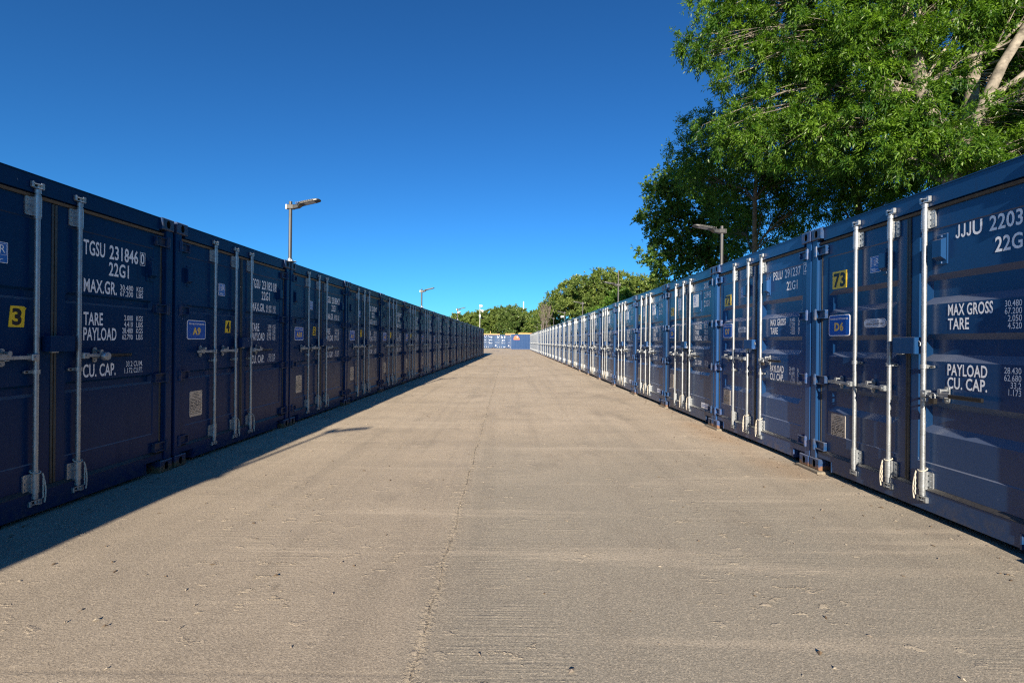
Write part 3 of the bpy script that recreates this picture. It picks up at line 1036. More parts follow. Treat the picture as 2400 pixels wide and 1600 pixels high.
def lettering_mesh(style, ident):
    mb = MB()
    y = YP - 0.0025
    U = lambda u: u - HW
    if style == 'ridge':
        pre, num, chk = ident
        put_text(mb, pre, U(1.475), 2.075, 0.118, y, width=0.205)
        put_text(mb, num, U(1.725), 2.075, 0.118, y, width=0.315)
        if chk:
            put_text(mb, chk, U(2.093), 2.083, 0.100, y, align='C', sx=0.62)
            frame_outline(mb, U(2.062), U(2.125), 2.068, 2.196, y, .005)
        put_text(mb, '22G1', U(1.72), 1.925, 0.115, y, width=0.215)
        put_text(mb, 'MAX.GR.', U(1.48), 1.757, 0.108, y, width=0.325)
        for s, un, z in (('30.480', 'KGS', 1.808), ('67.200', 'LBS', 1.752)):
            put_text(mb, s, U(1.985), z, 0.048, y, align='R', width=0.145)
            put_text(mb, un, U(2.025), z, 0.048, y, width=0.078)
        put_text(mb, 'TARE', U(1.48), 1.475, 0.105, y, width=0.185)
        put_text(mb, 'PAYLOAD', U(1.48), 1.345, 0.105, y, width=0.325)
        for s, un, z in (('2.000', 'KGS', 1.528), ('4.410', 'LBS', 1.469), ('28.480', 'KGS', 1.410), ('62.790', 'LBS', 1.351)):
            put_text(mb, s, U(1.985), z, 0.048, y, align='R', sx=0.62)
            put_text(mb, un, U(2.025), z, 0.048, y, width=0.078)
        put_text(mb, 'CU. CAP.', U(1.48), 1.03, 0.105, y, width=0.32)
        for s, un, z in (('33.2', 'CU.M.', 1.098), ('1.172', 'CU.FT.', 1.036)):
            put_text(mb, s, U(1.985), z, 0.048, y, align='R', sx=0.62)
            put_text(mb, un, U(2.000), z, 0.048, y, width=0.105)
    elif style in ('wide', 'widelow'):
        pre, num, chk = ident
        low = style == 'widelow'
        a = 0.0
        put_text(mb, pre, U(1.62 + a), 2.150, 0.100, y, width=0.20)
        put_text(mb, num, U(1.87 + a), 2.150, 0.100, y, width=0.315)
        put_text(mb, '22G1', U(1.91), 1.995, 0.100, y, width=0.215)
        t = 1.5 if not low else 1.51
        put_text(mb, 'MAX GROSS', U(1.565), 1.575, 0.082, y, width=0.335)
        put_text(mb, 'TARE', U(1.565), 1.468, 0.082, y, width=0.165)
        for s, un, z in (('30.480', 'kg', 1.612), ('67.200', 'lb', 1.562), ('2.050', 'kg', 1.512), ('4.520', 'lb', 1.462)):
            put_text(mb, s, U(2.085), z, 0.041, y, align='R', sx=0.66)
            put_text(mb, un, U(2.145), z, 0.041, y, sx=0.62)
        d = 0.115 if low else -0.015
        put_text(mb, 'PAYLOAD', U(1.565), 1.005 + d, 0.082, y, width=0.30)
        put_text(mb, 'CU. CAP.', U(1.565), 0.905 + d, 0.082, y, width=0.30)
        for s, un, z in (('28.430', 'kg', 1.045), ('62.680', 'lb', 0.995), ('33.2', 'CU.M.', 0.947), ('1.173', 'CU.FT.', 0.899)):
            put_text(mb, s, U(2.085), z + d, 0.041, y, align='R', sx=0.66)
            put_text(mb, un, U(2.135), z + d, 0.041, y, sx=0.55)
        if chk:
            yy = YD - 0.0025
            put_text(mb, chk, U(2.285), 2.165, 0.088, yy, align='C', sx=0.62)
            frame_outline(mb, U(2.245), U(2.325), 2.140, 2.270, yy, .005)
    else:
        pre, num, chk = ident
        put_text(mb, pre, U(1.95), 2.285, 0.092, YD - .0025, width=0.20)
        put_text(mb, num, U(1.95), 2.120, 0.100, y, width=0.32)
        put_text(mb, '22G1', U(1.95), 1.975, 0.100, y, width=0.21)
        for s, z in (('MAX.GR.', 1.595), ('TARE', 1.495), ('PAYLOAD', 1.395)):
            put_text(mb, s, U(1.57), z, 0.078, y, width=0.29 if s != 'TARE' else 0.165)
        for s, un, z in (('30.480', 'KG', 1.645), ('67.200', 'LB', 1.600), ('2.185', 'KG', 1.545), ('4.820', 'LB', 1.500), ('28.295', 'KG', 1.440), ('62.380', 'LB', 1.395)):
            put_text(mb, s, U(2.035), z, 0.038, y, align='R', sx=0.6)
            put_text(mb, un, U(2.055), z, 0.038, y, sx=0.6)
        put_text(mb, 'CU. CAP.', U(1.57), 0.965, 0.078, y, width=0.29)
        for s, un, z in (('33.2', 'CU.M.', 1.010), ('1.172', 'CU.FT.', 0.960)):
            put_text(mb, s, U(2.04), z, 0.036, y, align='R', sx=0.6)
            put_text(mb, un, U(2.06), z, 0.036, y, sx=0.55)
    return mb.mesh('lettering', [M['white']])

_cache = {}
def shared(key, fn, *a):
    if key not in _cache:
        _cache[key] = fn(*a)
    return _cache[key]

def make_container(style, loc, rz, label, group, ident=None, code=None, number=None, full=True, seed=0):
    st = STYLE[style]
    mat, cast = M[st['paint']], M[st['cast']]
    gk = 'wide' if style == 'widelow' else style
    pk = st['paint']
    root = thing('shipping_container', label, 'shipping container', loc, rz, group)
    link('body', shared(('body', pk), body_mesh, mat), root)
    link('door_frame', shared(('frame', pk), frame_mesh, mat), root)
    cm = shared(('cast', pk), casting_mesh, cast)
    for sx in (0, 1):
        for z in (0.0, CH - 0.118):
            link('corner_casting', cm, root, (-HW if sx == 0 else HW - 0.162, 0, z))
    link('door_gasket', shared('gasket', gasket_mesh), root)
    xl = HW - 0.1315
    dl = link('door', shared(('dl', gk, pk), door_mesh, -xl, -0.0215, 0.2225, 2.4125, GROOVES[gk], mat), root)
    dr = link('door', shared(('dr', gk, pk), door_mesh, 0.0215, xl, 0.2225, 2.4125, GROOVES[gk], mat), root)
    fl = st['flange']
    for i, u in enumerate(BARS):
        x = u - HW
        bar = link('locking_bar', shared(('bar', u), bar_mesh, x, fl), root)
        if not full:
            mbh = shared(('gA', u, fl), guide_mesh, x, 2.345, 0.150, fl, True)
            link('bar_guide', mbh, bar)
            link('bar_guide', shared(('gB', u, fl), guide_mesh, x, 0.270, 0.150, fl, True), bar)
            link('handle', shared(('h', u, st['handle']), handle_mesh, x, st['handle'], 1 if i == 2 else -1, i == 2), bar)
            continue
        link('bar_guide', shared(('gA', u, fl), guide_mesh, x, 2.345, 0.150, fl, True), bar)
        link('bar_guide', shared(('gC', u, fl, st['clamp']), guide_mesh, x, st['clamp'], 0.034, fl, False), bar)
        link('bar_guide', shared(('gB', u, fl), guide_mesh, x, 0.270, 0.150, fl, True), bar)
        link('handle', shared(('h', u, st['handle']), handle_mesh, x, st['handle'], 1 if i == 2 else -1, i == 2), bar)
        if i > 0:
            link('rope', shared(('rope', u, fl), rope_mesh, x, fl), bar)
    if ident is None:
        ident = {'ridge': ('TGSU', '231%03d' % ((seed * 37) % 1000), str(seed * 7 % 10)),
                 'panel': ('QUBU', '219%03d' % (440 + seed * 3), ''), 'wide': ('PSLU', '291%03d' % (230 + seed), '')}[gk]
    link('lettering', lettering_mesh(style, ident), dr)
    if full:
        for s, d in ((1, dl), (-1, dr)):
            hm = shared(('hinge', s, pk), hinge_mesh, s, mat)
            for z in (0.265, 0.965, 1.665, 2.345):
                link('hinge', hm, d, (0, 0, z))
        link('lock_box', shared(('lock', style), lockbox_mesh, *st['lock'], mat), dr)
    # plates, stickers and vents
    if style == 'ridge':
        if full:
            link('vent', shared(('vl', 0.215), vent_mesh, 0.215 - HW, 2.05, mat), dl)
            link('vent', shared(('vr', 2.185), vent_mesh, 2.185 - HW, 2.045, mat), dr)
        link('approval_sticker', shared(('lr', 0.83), approval_mesh, 0.83 - HW, 1.965), dl)
        link('data_plate', shared(('dp', 0.385), data_plate_mesh, 0.385 - HW, 0.625), dl)
        if code:
            link('unit_sign', unit_sign_mesh(0.385 - HW, 1.46, code), dl)
        if number is not None:
            link('number_sticker', number_mesh(0.955 - HW, 1.515, number, worn=1), dl)
    elif style in ('wide', 'widelow'):
        if full:
            link('vent', shared(('vl', 1.01), vent_mesh, 1.01 - HW - 0.03, 2.09, mat), dl)
            link('vent', shared(('vr', 1.52), vent_mesh, 1.515 - HW, 2.09, mat), dr)
        link('approval_sticker', shared(('lr', 0.855), approval_mesh, 0.845 - HW, 2.085), dl)
        link('data_plate', shared(('dp', 0.376), data_plate_mesh, 0.375 - HW, 0.485 if style == 'widelow' else 0.49), dl)
        link('repair_plate', shared(('rp', 0.845), repair_plate_mesh, 0.845 - HW, 1.545), dl)
        if code:
            link('unit_sign', unit_sign_mesh(0.375 - HW, 1.54, code), dl)
        if number is not None:
            link('number_sticker', number_mesh(0.375 - HW, 2.005, number, 0.205, 0.178, 0 if style == 'widelow' else 2), dl)
    else:
        link('document_holder', shared('dh_r', doc_plate_mesh, 1.655 - HW, 2.07, mat), dr)
        link('document_holder', shared('dh_l', doc_plate_mesh, 0.845 - HW, 2.07, mat, 0.26, 0.36), dl)
        link('data_plate', shared(('dp', 0.375), data_plate_mesh, 0.375 - HW, 0.565), dl)
        link('maker_plate', shared('mk', maker_plate_mesh, 2.03 - HW, 0.275), dr)
        link('round_emblem', shared('bd', badge_mesh, 0.845 - HW, 1.545), dl)
        if code:
            link('unit_sign', unit_sign_mesh(0.355 - HW, 1.55, code), dl)
        if number is not None:
            link('number_sticker', number_mesh(0.355 - HW, 1.985, number, 0.165, 0.165), dl)
    rc = random.Random(seed * 13 + (7 if st['paint'] == 'navy' else 91))
    k = rc.uniform(0.82, 1.22)
    tone = (k * rc.uniform(0.9, 1.15), k, k * rc.uniform(0.95, 1.05), 1)
    for o in root.children_recursive:
        o.color = tone
    root.location.z += rc.uniform(-0.002, 0.006) if st['paint'] == 'navy' else 0
    root.rotation_euler[2] += R(rc.uniform(-0.12, 0.12))
    return root

AL, XL, SL = R(0.99), 3.63, 2.48
AR, XR, SR = R(-0.31), 3.305, 2.446
def left_pt(t, back=0.0):
    n = Vector((-math.cos(AL), math.sin(AL), 0)); u = Vector((math.sin(AL), math.cos(AL), 0))
    return n * (XL + back) + u * t
def right_pt(t, back=0.0):
    n = Vector((math.cos(AR), -math.sin(AR), 0)); u = Vector((math.sin(AR), math.cos(AR), 0))
    return n * (XR + back) + u * t
RZL = R(90) - AL
RZR = -R(90) - AR

ORD = ['', 'first', 'second', 'third', 'fourth', 'fifth', 'sixth', 'seventh', 'eighth', 'ninth', 'tenth', 'eleventh', 'twelfth',
       'thirteenth', 'fourteenth', 'fifteenth', 'sixteenth', 'seventeenth', 'eighteenth', 'nineteenth', 'twentieth', 'twenty-first',
       'twenty-second', 'twenty-third', 'twenty-fourth', 'twenty-fifth', 'twenty-sixth', 'twenty-seventh', 'twenty-eighth',
       'twenty-ninth', 'thirtieth', 'thirty-first', 'thirty-second']

LEFT = {0: (('TGSU', '231846', '0'), None, '3'), 1: (('TGSU', '231821', '8'), 'A9', '4'), 2: (('TGSU', '231854', '2'), 'A10', '5'),
        3: (('TGSU', '231834', '7'), 'A11', '7'), 4: (('TGSU', '231839', '2'), 'A12', ''), 5: (('TGSU', '231852', ''), 'A13', ''),
        6: (('TGSU', '231830', ''), 'A14', None), 7: (('TGSU', '231829', ''), 'A15', None)}
GL = 'navy containers of the shaded left row'
for i in range(-4, 18):
    t = 4.875 - 1.24 + SL * i
    p = left_pt(t)
    ident, code, num = LEFT.get(i, (None, None, None))
    if i < 0:
        lab = 'navy container in the shaded row, ' + ['', 'next before the one with yellow 3', 'two before the one with yellow 3', 'three before the one with yellow 3', 'four before the one with yellow 3'][-i]
    elif i == 0:
        lab = 'navy container with yellow number 3 and lettering TGSU 231846 in the shaded row'
    elif i <= 2:
        lab = 'navy container signed %s with yellow number %s in the shaded row' % (code, num)
    elif i <= 4:
        lab = 'navy container signed %s with three galvanised bars in the shaded row' % code
    elif i == 17:
        lab = 'navy container closing the far end of the shaded left row'
    else:
        lab = 'navy container in the shaded left row, %s along after the one signed A9' % ORD[i - 1]
    make_container('ridge', (p.x, p.y, 0.004), RZL, lab, GL, ident, code, num, full=(-1 <= i <= 9), seed=i + 20)

GR = 'blue containers of the sunlit right row'
RIGHT = {0: ('widelow', ('JJJU', '220341', '5'), 'D6', '73'), 1: ('wide', ('PSLU', '291237', 'Z'), 'D7', '72'),
         2: ('panel', ('QUBU', '219458', ''), 'D8', '71'), 3: ('panel', ('QUBU', '219464', ''), 'D9', '70'),
         4: ('panel', ('QUBU', '219471', ''), 'D10', '69'), 5: ('panel', ('QUBU', '219449', ''), 'D11', None)}
for i in range(-1, 30):
    t = 5.148 - SR / 2 + SR * i
    p = right_pt(t)
    sty, ident, code, num = RIGHT.get(i, ('panel', None, None, None))
    if i == -1:
        sty = 'wide'
        lab = 'blue container in the sunlit row just before the one signed D6'
    elif i <= 2:
        lab = 'blue container signed %s with yellow number %s in the sunlit row' % (code, num)
    elif i <= 4:
        lab = 'blue container signed %s with white document labels in the sunlit row' % code
    elif i == 29:
        lab = 'blue container closing the far end of the sunlit right row'
    else:
        lab = 'blue container in the sunlit right row, %s along after the one signed D6' % ORD[i]
    make_container(sty, (p.x, p.y, 0.026), RZR, lab, GR, ident, code, num, full=(i <= 9), seed=max(i, 0))
    if i <= 8:
        # packing slab under the joint of two neighbours
        q = right_pt(t - SR / 2, 0.06)
        mb = MB()
        ln = (0.30, 0.22, 0.24, 0.2)[i % 4]
        mb.box(-0.10, 0.10, -ln, ln * 0.8, 0.0, 0.0255, 0, 0.003)
        o = link('packing_slab', mb.mesh('packing_slab', [M['packer']]), None, (q.x, q.y, 0), (0, 0, -AR + R((2, -1.5, 1)[i % 3])))
        nm = {-1: 'before D6 and its nearer neighbour', 0: 'just before the container signed D6', 1: 'between the containers signed D6 and D7', 2: 'between the containers signed D7 and D8', 3: 'between the containers signed D8 and D9', 4: 'between the containers signed D9 and D10'}
        tag(o, 'thin grey packing slab under the castings ' + nm.get(i, 'at the %s joint beyond D10' % ORD[i - 4]), 'packer', 'packing slabs under the right row')

# far end: the row across the yard and the one lying sideways
GF = 'blue containers across the far end of the yard'
for k, cx in enumerate((-7.17, -4.71, -2.25, 0.21, 2.67)):
    lab = ['blue container across the far end, hidden most by the left row', 'blue container across the far end, beside the end of the left row',
           'blue container with white labels across the far end, middle of the visible three', 'blue container across the far end, next to the sideways one with orange logo',
           'blue container across the far end, directly behind the sideways one'][k]
    make_container('panel' if k % 2 == 0 else 'wide', (cx, 89.0, 0.02), 0.0, lab, GF, None, None, '68' if k == 1 else None, full=False, seed=40 + k)

root = make_container('panel', (-0.22, 80.45, 0.02), R(-90), 'blue container lying sideways with an orange logo on its corrugated wall', GF, None, None, None, full=False, seed=60)
mb = MB()
def logo(mb):
    y = -0.012
    # orange block emblem over two bars of orange lettering, laid on the corrugated side
    mb.plate([(-0.42, 1.95), (0.38, 1.95), (0.38, 2.10), (0.16, 2.28), (-0.20, 2.28), (-0.42, 2.12)], y, y + 0.004, 0)
    mb.plate([(0.06, 2.02), (0.30, 2.02), (0.24, 2.20), (0.10, 2.20)], y - 0.003, y, 1)
    mb.plate([(-0.45, 1.66), (0.55, 1.66), (0.55, 1.90), (-0.45, 1.90)], y, y + 0.004, 0)
logo(mb)
lg = link('side_logo', mb.mesh('side_logo', [M['orange'], M['white']]), root, (HW * 1.0, 0.9, 0), (0, 0, R(90)))
# the long wall that faces the lane is the container's own +x or -x side
for o in (lg,):
    o.location = (HW + 0.002, 0.95, 0)
    o.rotation_euler = (0, 0, R(90))

# ------------------------------------------------------------------ padlocks
def padlock(loc, rz, label):
    mb = MB()
    mb.box(-0.026, 0.026, -0.014, 0.014, -0.052, -0.008, 0, 0.004)
    for k in range(5):
        mb.box(-0.027, -0.0265, -0.010, 0.010, -0.047 + k * 0.008, -0.043 + k * 0.008, 0)
    r = link('padlock', mb.mesh('padlock', [plain('lock_dark', (0.07, 0.065, 0.06), 0.35, 0.8)]))
    mb = MB()
    pts = [(-0.017, 0, -0.012), (-0.017, 0, 0.014)] + [(-0.017 * math.cos(a), 0, 0.014 + 0.017 * math.sin(a)) for a in np.linspace(0.3, PI - 0.3, 7)] + [(0.017, 0, 0.014), (0.017, 0, -0.012)]
    mb.tube(pts, 0.0042, 8)
    link('shackle', mb.mesh('shackle', [M['galv']]), r)
    r.location = loc
    r.rotation_euler = (0, 0, rz)
    tag(r, label, 'padlock', 'padlocks on the container handles')
def on_right(i, u, y, z):
    t = 5.148 - SR / 2 + SR * i
    p = right_pt(t)
    mt = Matrix.Translation((p.x, p.y, 0.026)) @ Matrix.Rotation(RZR, 4, 'Z')
    return mt @ Vector((u - HW, y, z))
def on_left(i, u, y, z):
    t = 4.875 - 1.24 + SL * i
    p = left_pt(t)
    mt = Matrix.Translation((p.x, p.y, 0.004)) @ Matrix.Rotation(RZL, 4, 'Z')
    return mt @ Vector((u - HW, y, z))
padlock(on_right(0, 1.40 + 0.125, -0.020, 0.945), RZR, 'dark padlock hanging on the handle of the container signed D6')
padlock(on_right(1, 1.40 + 0.125, -0.020, 1.115), RZR, 'dark padlock hanging on the handle of the container signed D7')
mb = MB()
mb.tube([(0, -0.034, 0), (0, -0.030, 0), (0, 0.0, 0)], [0.030, 0.036, 0.036], 20)
mb.tube([(0, -0.0345, 0), (0, -0.0375, 0)], [0.018, 0.016], 12)
r = link('disc_lock', mb.mesh('disc_lock', [M['galv']]))
r.location = on_left(0, 1.40 + 0.205, -0.016, 1.205)
r.rotation_euler = (0, 0, RZL)
tag(r, 'round shiny disc lock on the handle below TGSU 231846', 'padlock')

# ------------------------------------------------------------------ lamps
def lamp_meshes(tilt, H, style, q_=0.70):
    """arm pointing along +x; returns part meshes"""
    p = MB()
    p.cyl(0, 0, 0.008, H, 0.026, 14)
    b = MB()
    b.box(-0.075, 0.075, -0.075, 0.075, 0.0, 0.008, 0, 0.002)
    b.cyl(0, 0, 0.008, 0.05, 0.037, 12)
    for sx in (-1, 1):
        for sy in (-1, 1):
            b.cyl(sx * 0.055, sy * 0.055, 0.008, 0.022, 0.009, 6)
    c = MB()
    zc = H - 0.085
    c.box(-0.050, 0.060, -0.036, 0.036, zc - 0.036, zc + 0.036, 0, 0.008)
    c.box(-0.072, -0.050, -0.024, 0.024, zc - 0.036, zc + 0.040, 1, 0.005)
    h = MB()
    ct, sn = math.cos(tilt), math.sin(tilt)
    def tr(x, y, z):
        x, y, z = x * q_, y * q_ * 1.05, z * q_
        return (0.055 + x * ct - z * sn, y, zc + x * sn + z * ct)
    # body outline: neck widening to a rounded head
    secs = [(0.0, 0.040, -0.040, 0.040), (0.10, 0.050, -0.042, 0.046), (0.16, 0.085, 0.004, 0.060), (0.20, 0.098, 0.014, 0.064), (0.50, 0.100, 0.018, 0.062), (0.57, 0.092, 0.022, 0.056), (0.605, 0.070, 0.026, 0.048), (0.618, 0.040, 0.030, 0.042)]
    V, Fc = [], []
    for x, wy, z0, z1 in secs:
        ring = [(-wy, z0), (wy, z0), (wy, z0 + (z1 - z0) * 0.7), (wy * 0.8, z1), (-wy * 0.8, z1), (-wy, z0 + (z1 - z0) * 0.7)]
        V += [tr(x, yy, zz) for yy, zz in ring]
    k = 6
    for i in range(len(secs) - 1):
        for j in range(k):
            Fc.append((i * k + j, i * k + (j + 1) % k, (i + 1) * k + (j + 1) % k, (i + 1) * k + j))
    Fc += [tuple(range(k))[::-1], tuple((len(secs) - 1) * k + j for j in range(k))]
    h.add(V, Fc)
    for q in range(10):      # cooling fins along the flanks
        x = 0.10 + q * 0.042
        for s in (-1, 1):
            a = [tr(x, s * 0.100, 0.030), tr(x + 0.022, s * 0.100, 0.030), tr(x + 0.022, s * 0.100, 0.060), tr(x, s * 0.100, 0.060)]
            bb = [tr(x, s * 0.112, 0.034), tr(x + 0.022, s * 0.112, 0.034), tr(x + 0.022, s * 0.112, 0.056), tr(x, s * 0.112, 0.056)]
            h.add(a + bb, [(4, 5, 6, 7), (0, 1, 5, 4), (1, 2, 6, 5), (2, 3, 7, 6), (3, 0, 4, 7)], 1)
    l = MB()
    a = [tr(0.26, -0.068, 0.013), tr(0.49, -0.068, 0.016), tr(0.49, 0.068, 0.016), tr(0.26, 0.068, 0.013)]
    bb = [tr(0.26, -0.068, 0.017), tr(0.49, -0.068, 0.021), tr(0.49, 0.068, 0.021), tr(0.26, 0.068, 0.017)]
    l.add(a + bb, [(0, 1, 2, 3), (0, 4, 5, 1), (1, 5, 6, 2), (2, 6, 7, 3), (3, 7, 4, 0)])
    return (p.mesh('pole', [M['polegrey']]), b.mesh('base_plate', [M['galv']]), c.mesh('clamp', [M['polegrey'], M['camwhite'] if style == 'l' else M['polegrey']]),
            h.mesh('lamp_head', [M['lampgrey'], M['polegrey']]), l.mesh('led_panel', [M['led']]))

def lamp(meshes, loc, rz, label, group):
    r = thing('street_lamp', label, 'street lamp', loc, rz, group)
    link('pole', meshes[0], r); link('base_plate', meshes[1], r); link('clamp', meshes[2], r)
    h = link('lamp_head', meshes[3], r)
    link('led_panel', meshes[4], h)
    return r

LM = lamp_meshes(R(12), 0.95, 'l')
LM2 = lamp_meshes(R(14), 0.68, 'l')
zt = 0.004 + CH
GLL = 'lamps along the roofs of the left row'
LL = []
for k, (t, lab) in enumerate(((-2.56, 'grey LED lamp on a short pole above the left row behind the viewpoint'),
                              (7.36, 'grey LED lamp standing at the joint of the containers signed A9 and A10'),
                              (17.28, 'grey LED lamp on the left row against clear sky, second from the near end'),
                              (27.2, 'grey LED lamp on the left row with a white camera fixed below its head'))):
    p = left_pt(t, 0.02)
    LL.append(lamp(LM if k < 2 else LM2, (p.x, p.y, zt), -AL, lab, GLL))
zr = 0.026 + CH
GLR = 'lamps along the roofs of the right row'
RM = lamp_meshes(R(9), 0.68, 'r')
RM2 = lamp_meshes(R(9), 0.98, 'r')
lab = ['grey LED lamp at the joint of the containers signed D7 and D8', 'taller grey lamp on the right row, its pole rising above the head',
       'grey LED lamp on the right row, third from the near end', 'grey LED lamp on the right row beside a white camera',
       'grey LED lamp on the right row, fifth from the near end', 'grey LED lamp on the right row, sixth from the near end', 'grey LED lamp on the right row, seventh from the near end',
       'grey LED lamp on the right row farthest from the viewer']
RL = []
for k in range(8):
    p = right_pt(7.70 + 7.338 * k, 0.17)
    ms = RM
    r = lamp(RM, (p.x, p.y, zr), PI - AR, lab[k], GLR)
    RL.append(r)
    if k == 1:
        mb = MB(); mb.cyl(0, 0, 0.6805, 1.06, 0.022, 12)
        link('pole_extension', mb.mesh('pole_extension', [M['polegrey']]), r)

# cameras
def cctv(loc, rz, label, dome=False):
    r = thing('security_camera', label, 'security camera', loc, rz, 'white security cameras above the rows')
    mb = MB()
    mb.box(-0.06, 0.02, -0.055, 0.055, -0.055, 0.055, 0, 0.015)
    link('bracket', mb.mesh('bracket', [M['camwhite']]), r)
    mb = MB()
    mb.tube([(0.02, 0, 0.0), (0.06, 0, -0.01), (0.16, 0, -0.03)], [0.050, 0.058, 0.058], 12)
    link('housing', mb.mesh('housing', [M['camwhite']]), r)
    mb = MB()
    mb.tube([(0.1605, 0, -0.0302), (0.178, 0, -0.034)], [0.045, 0.042], 12)
    link('lens', mb.mesh('lens', [M['black']]), r)
    return r
p = left_pt(27.2, 0.06)
cctv((p.x + 0.12, p.y - 0.10, zt + 0.43), R(-60), 'white camera fixed under the head of a lamp on the left row')
p = right_pt(29.72, 0.17)
cctv((p.x - 0.12, p.y - 0.10, zr + 0.35), R(200), 'white camera on a lamp pole of the right row before a bare trunk')

# mast with cameras beyond the left row
b = W(1124.5, 765, 54)
mr = thing('camera_mast', 'slim white camera mast beyond the end of the left row', 'mast', (b.x, b.y, 0), 0)
mb = MB(); mb.cyl(0, 0, 0, 5.35, 0.040, 12)
link('pole', mb.mesh('pole', [plain('mast_grey', (0.42, 0.42, 0.41), 0.4)]), mr)
mb = MB()
mb.tube([(-0.05, 0, 5.45), (0.30, -0.1, 5.38)], [0.11, 0.12], 12)
mb.cyl(0, 0, 5.34, 5.44, 0.07, 10)
link('camera', mb.mesh('camera', [M['camwhite']]), mr)
mb = MB()
mb.box(0.05, 0.22, -0.05, 0.05, 4.92, 4.98)
mb.tube([(0.30, 0, 4.98), (0.30, 0, 4.85), (0.30, 0, 4.74)], [0.08, 0.12, 0.10], 12)
mb.cyl(0.30, 0, 4.66, 4.74, 0.10, 12, 1)
link('dome_camera', mb.mesh('dome_camera', [M['camwhite'], M['black']]), mr)
mb = MB()
mb.box(-0.09, 0.09, -0.09, 0.09, 4.15, 4.40, 0, 0.01)
link('junction_box', mb.mesh('junction_box', [M['camwhite']]), mr)
b = W(1227, 720, 121)
mb = MB(); mb.tube([(0, 0, 0), (0, 0, b.z + 1.5)], [0.17, 0.13], 10)
o = link('flagpole', mb.mesh('flagpole', [M['camwhite']]), None, (b.x, b.y, 0))
tag(o, 'plain white pole rising from the trees beyond the far end', 'pole')

# timber on the far roofs
def timber(x0, x1, y, z0, h, label):
    mb = MB()
    n = max(1, int(h / 0.075))
    for k in range(n):
        mb.box(x0 + 0.10 * (k % 2), x1 - 0.07 * ((k + 1) % 2), y, y + 0.9, z0 + k * h / n, z0 + (k + 1) * h / n - 0.006, 0, 0.006)
    o = link('timber_stack', mb.mesh('timber_stack', [M['pine']]))
    tag(o, label, 'timber', 'timber stacked on the far roofs')
zf = 0.02 + CH + 0.001
timber(-5.9, -2.3, 89.3, zf, 0.23, 'long pale timber stack on the far roofs beside the left row')
timber(-1.35, 0.6, 89.3, zf, 0.30, 'short pale timber stack on the far roof next to the sideways container')
timber(1.05, 5.6, 80.0, zf, 0.22, 'orange timber stack on the roof of the sideways container')
mb = MB(); mb.box(-0.06, 0.06, -0.06, 0.06, 0, 0.42, 0, 0.01)
o = link('timber_post', mb.mesh('timber_post', [M['pine']]), None, (-4.15, 89.7, zf + 0.23))
tag(o, 'short upright post on the pale timber stack far off', 'timber')

# ------------------------------------------------------------------ trees
def leaf_object(name, P, D, Nn, L, Wd, tint, mat, parent):
    """P base points, D directions, Nn side vectors; one folded rhombus per leaf"""
    n = len(P)
    side = Nn * (Wd[:, None] * 0.5)
    mid = P + D * (L[:, None] * 0.42)
    up = np.cross(D, Nn)
    V = np.empty((n, 4, 3), dtype=np.float32)
    V[:, 0] = P
    V[:, 1] = mid + side + up * (Wd[:, None] * 0.18)
    V[:, 2] = P + D * L[:, None]
    V[:, 3] = mid - side + up * (Wd[:, None] * 0.18)
    me = bpy.data.meshes.new(name)
    me.vertices.add(n * 4)
    me.vertices.foreach_set('co', V.reshape(-1))
    me.loops.add(n * 4)
    me.loops.foreach_set('vertex_index', np.arange(n * 4, dtype=np.int32))
    me.polygons.add(n)
    me.polygons.foreach_set('loop_start', np.arange(n, dtype=np.int32) * 4)
    me.polygons.foreach_set('loop_total', np.full(n, 4, dtype=np.int32))
    me.materials.append(mat)
    at = me.attributes.new('tint', 'FLOAT', 'FACE')
    at.data.foreach_set('value', tint.astype(np.float32))
    me.update(calc_edges=True)
    return link(name, me, parent)

def norm(a):
    return a / np.maximum(np.linalg.norm(a, axis=-1, keepdims=True), 1e-9)

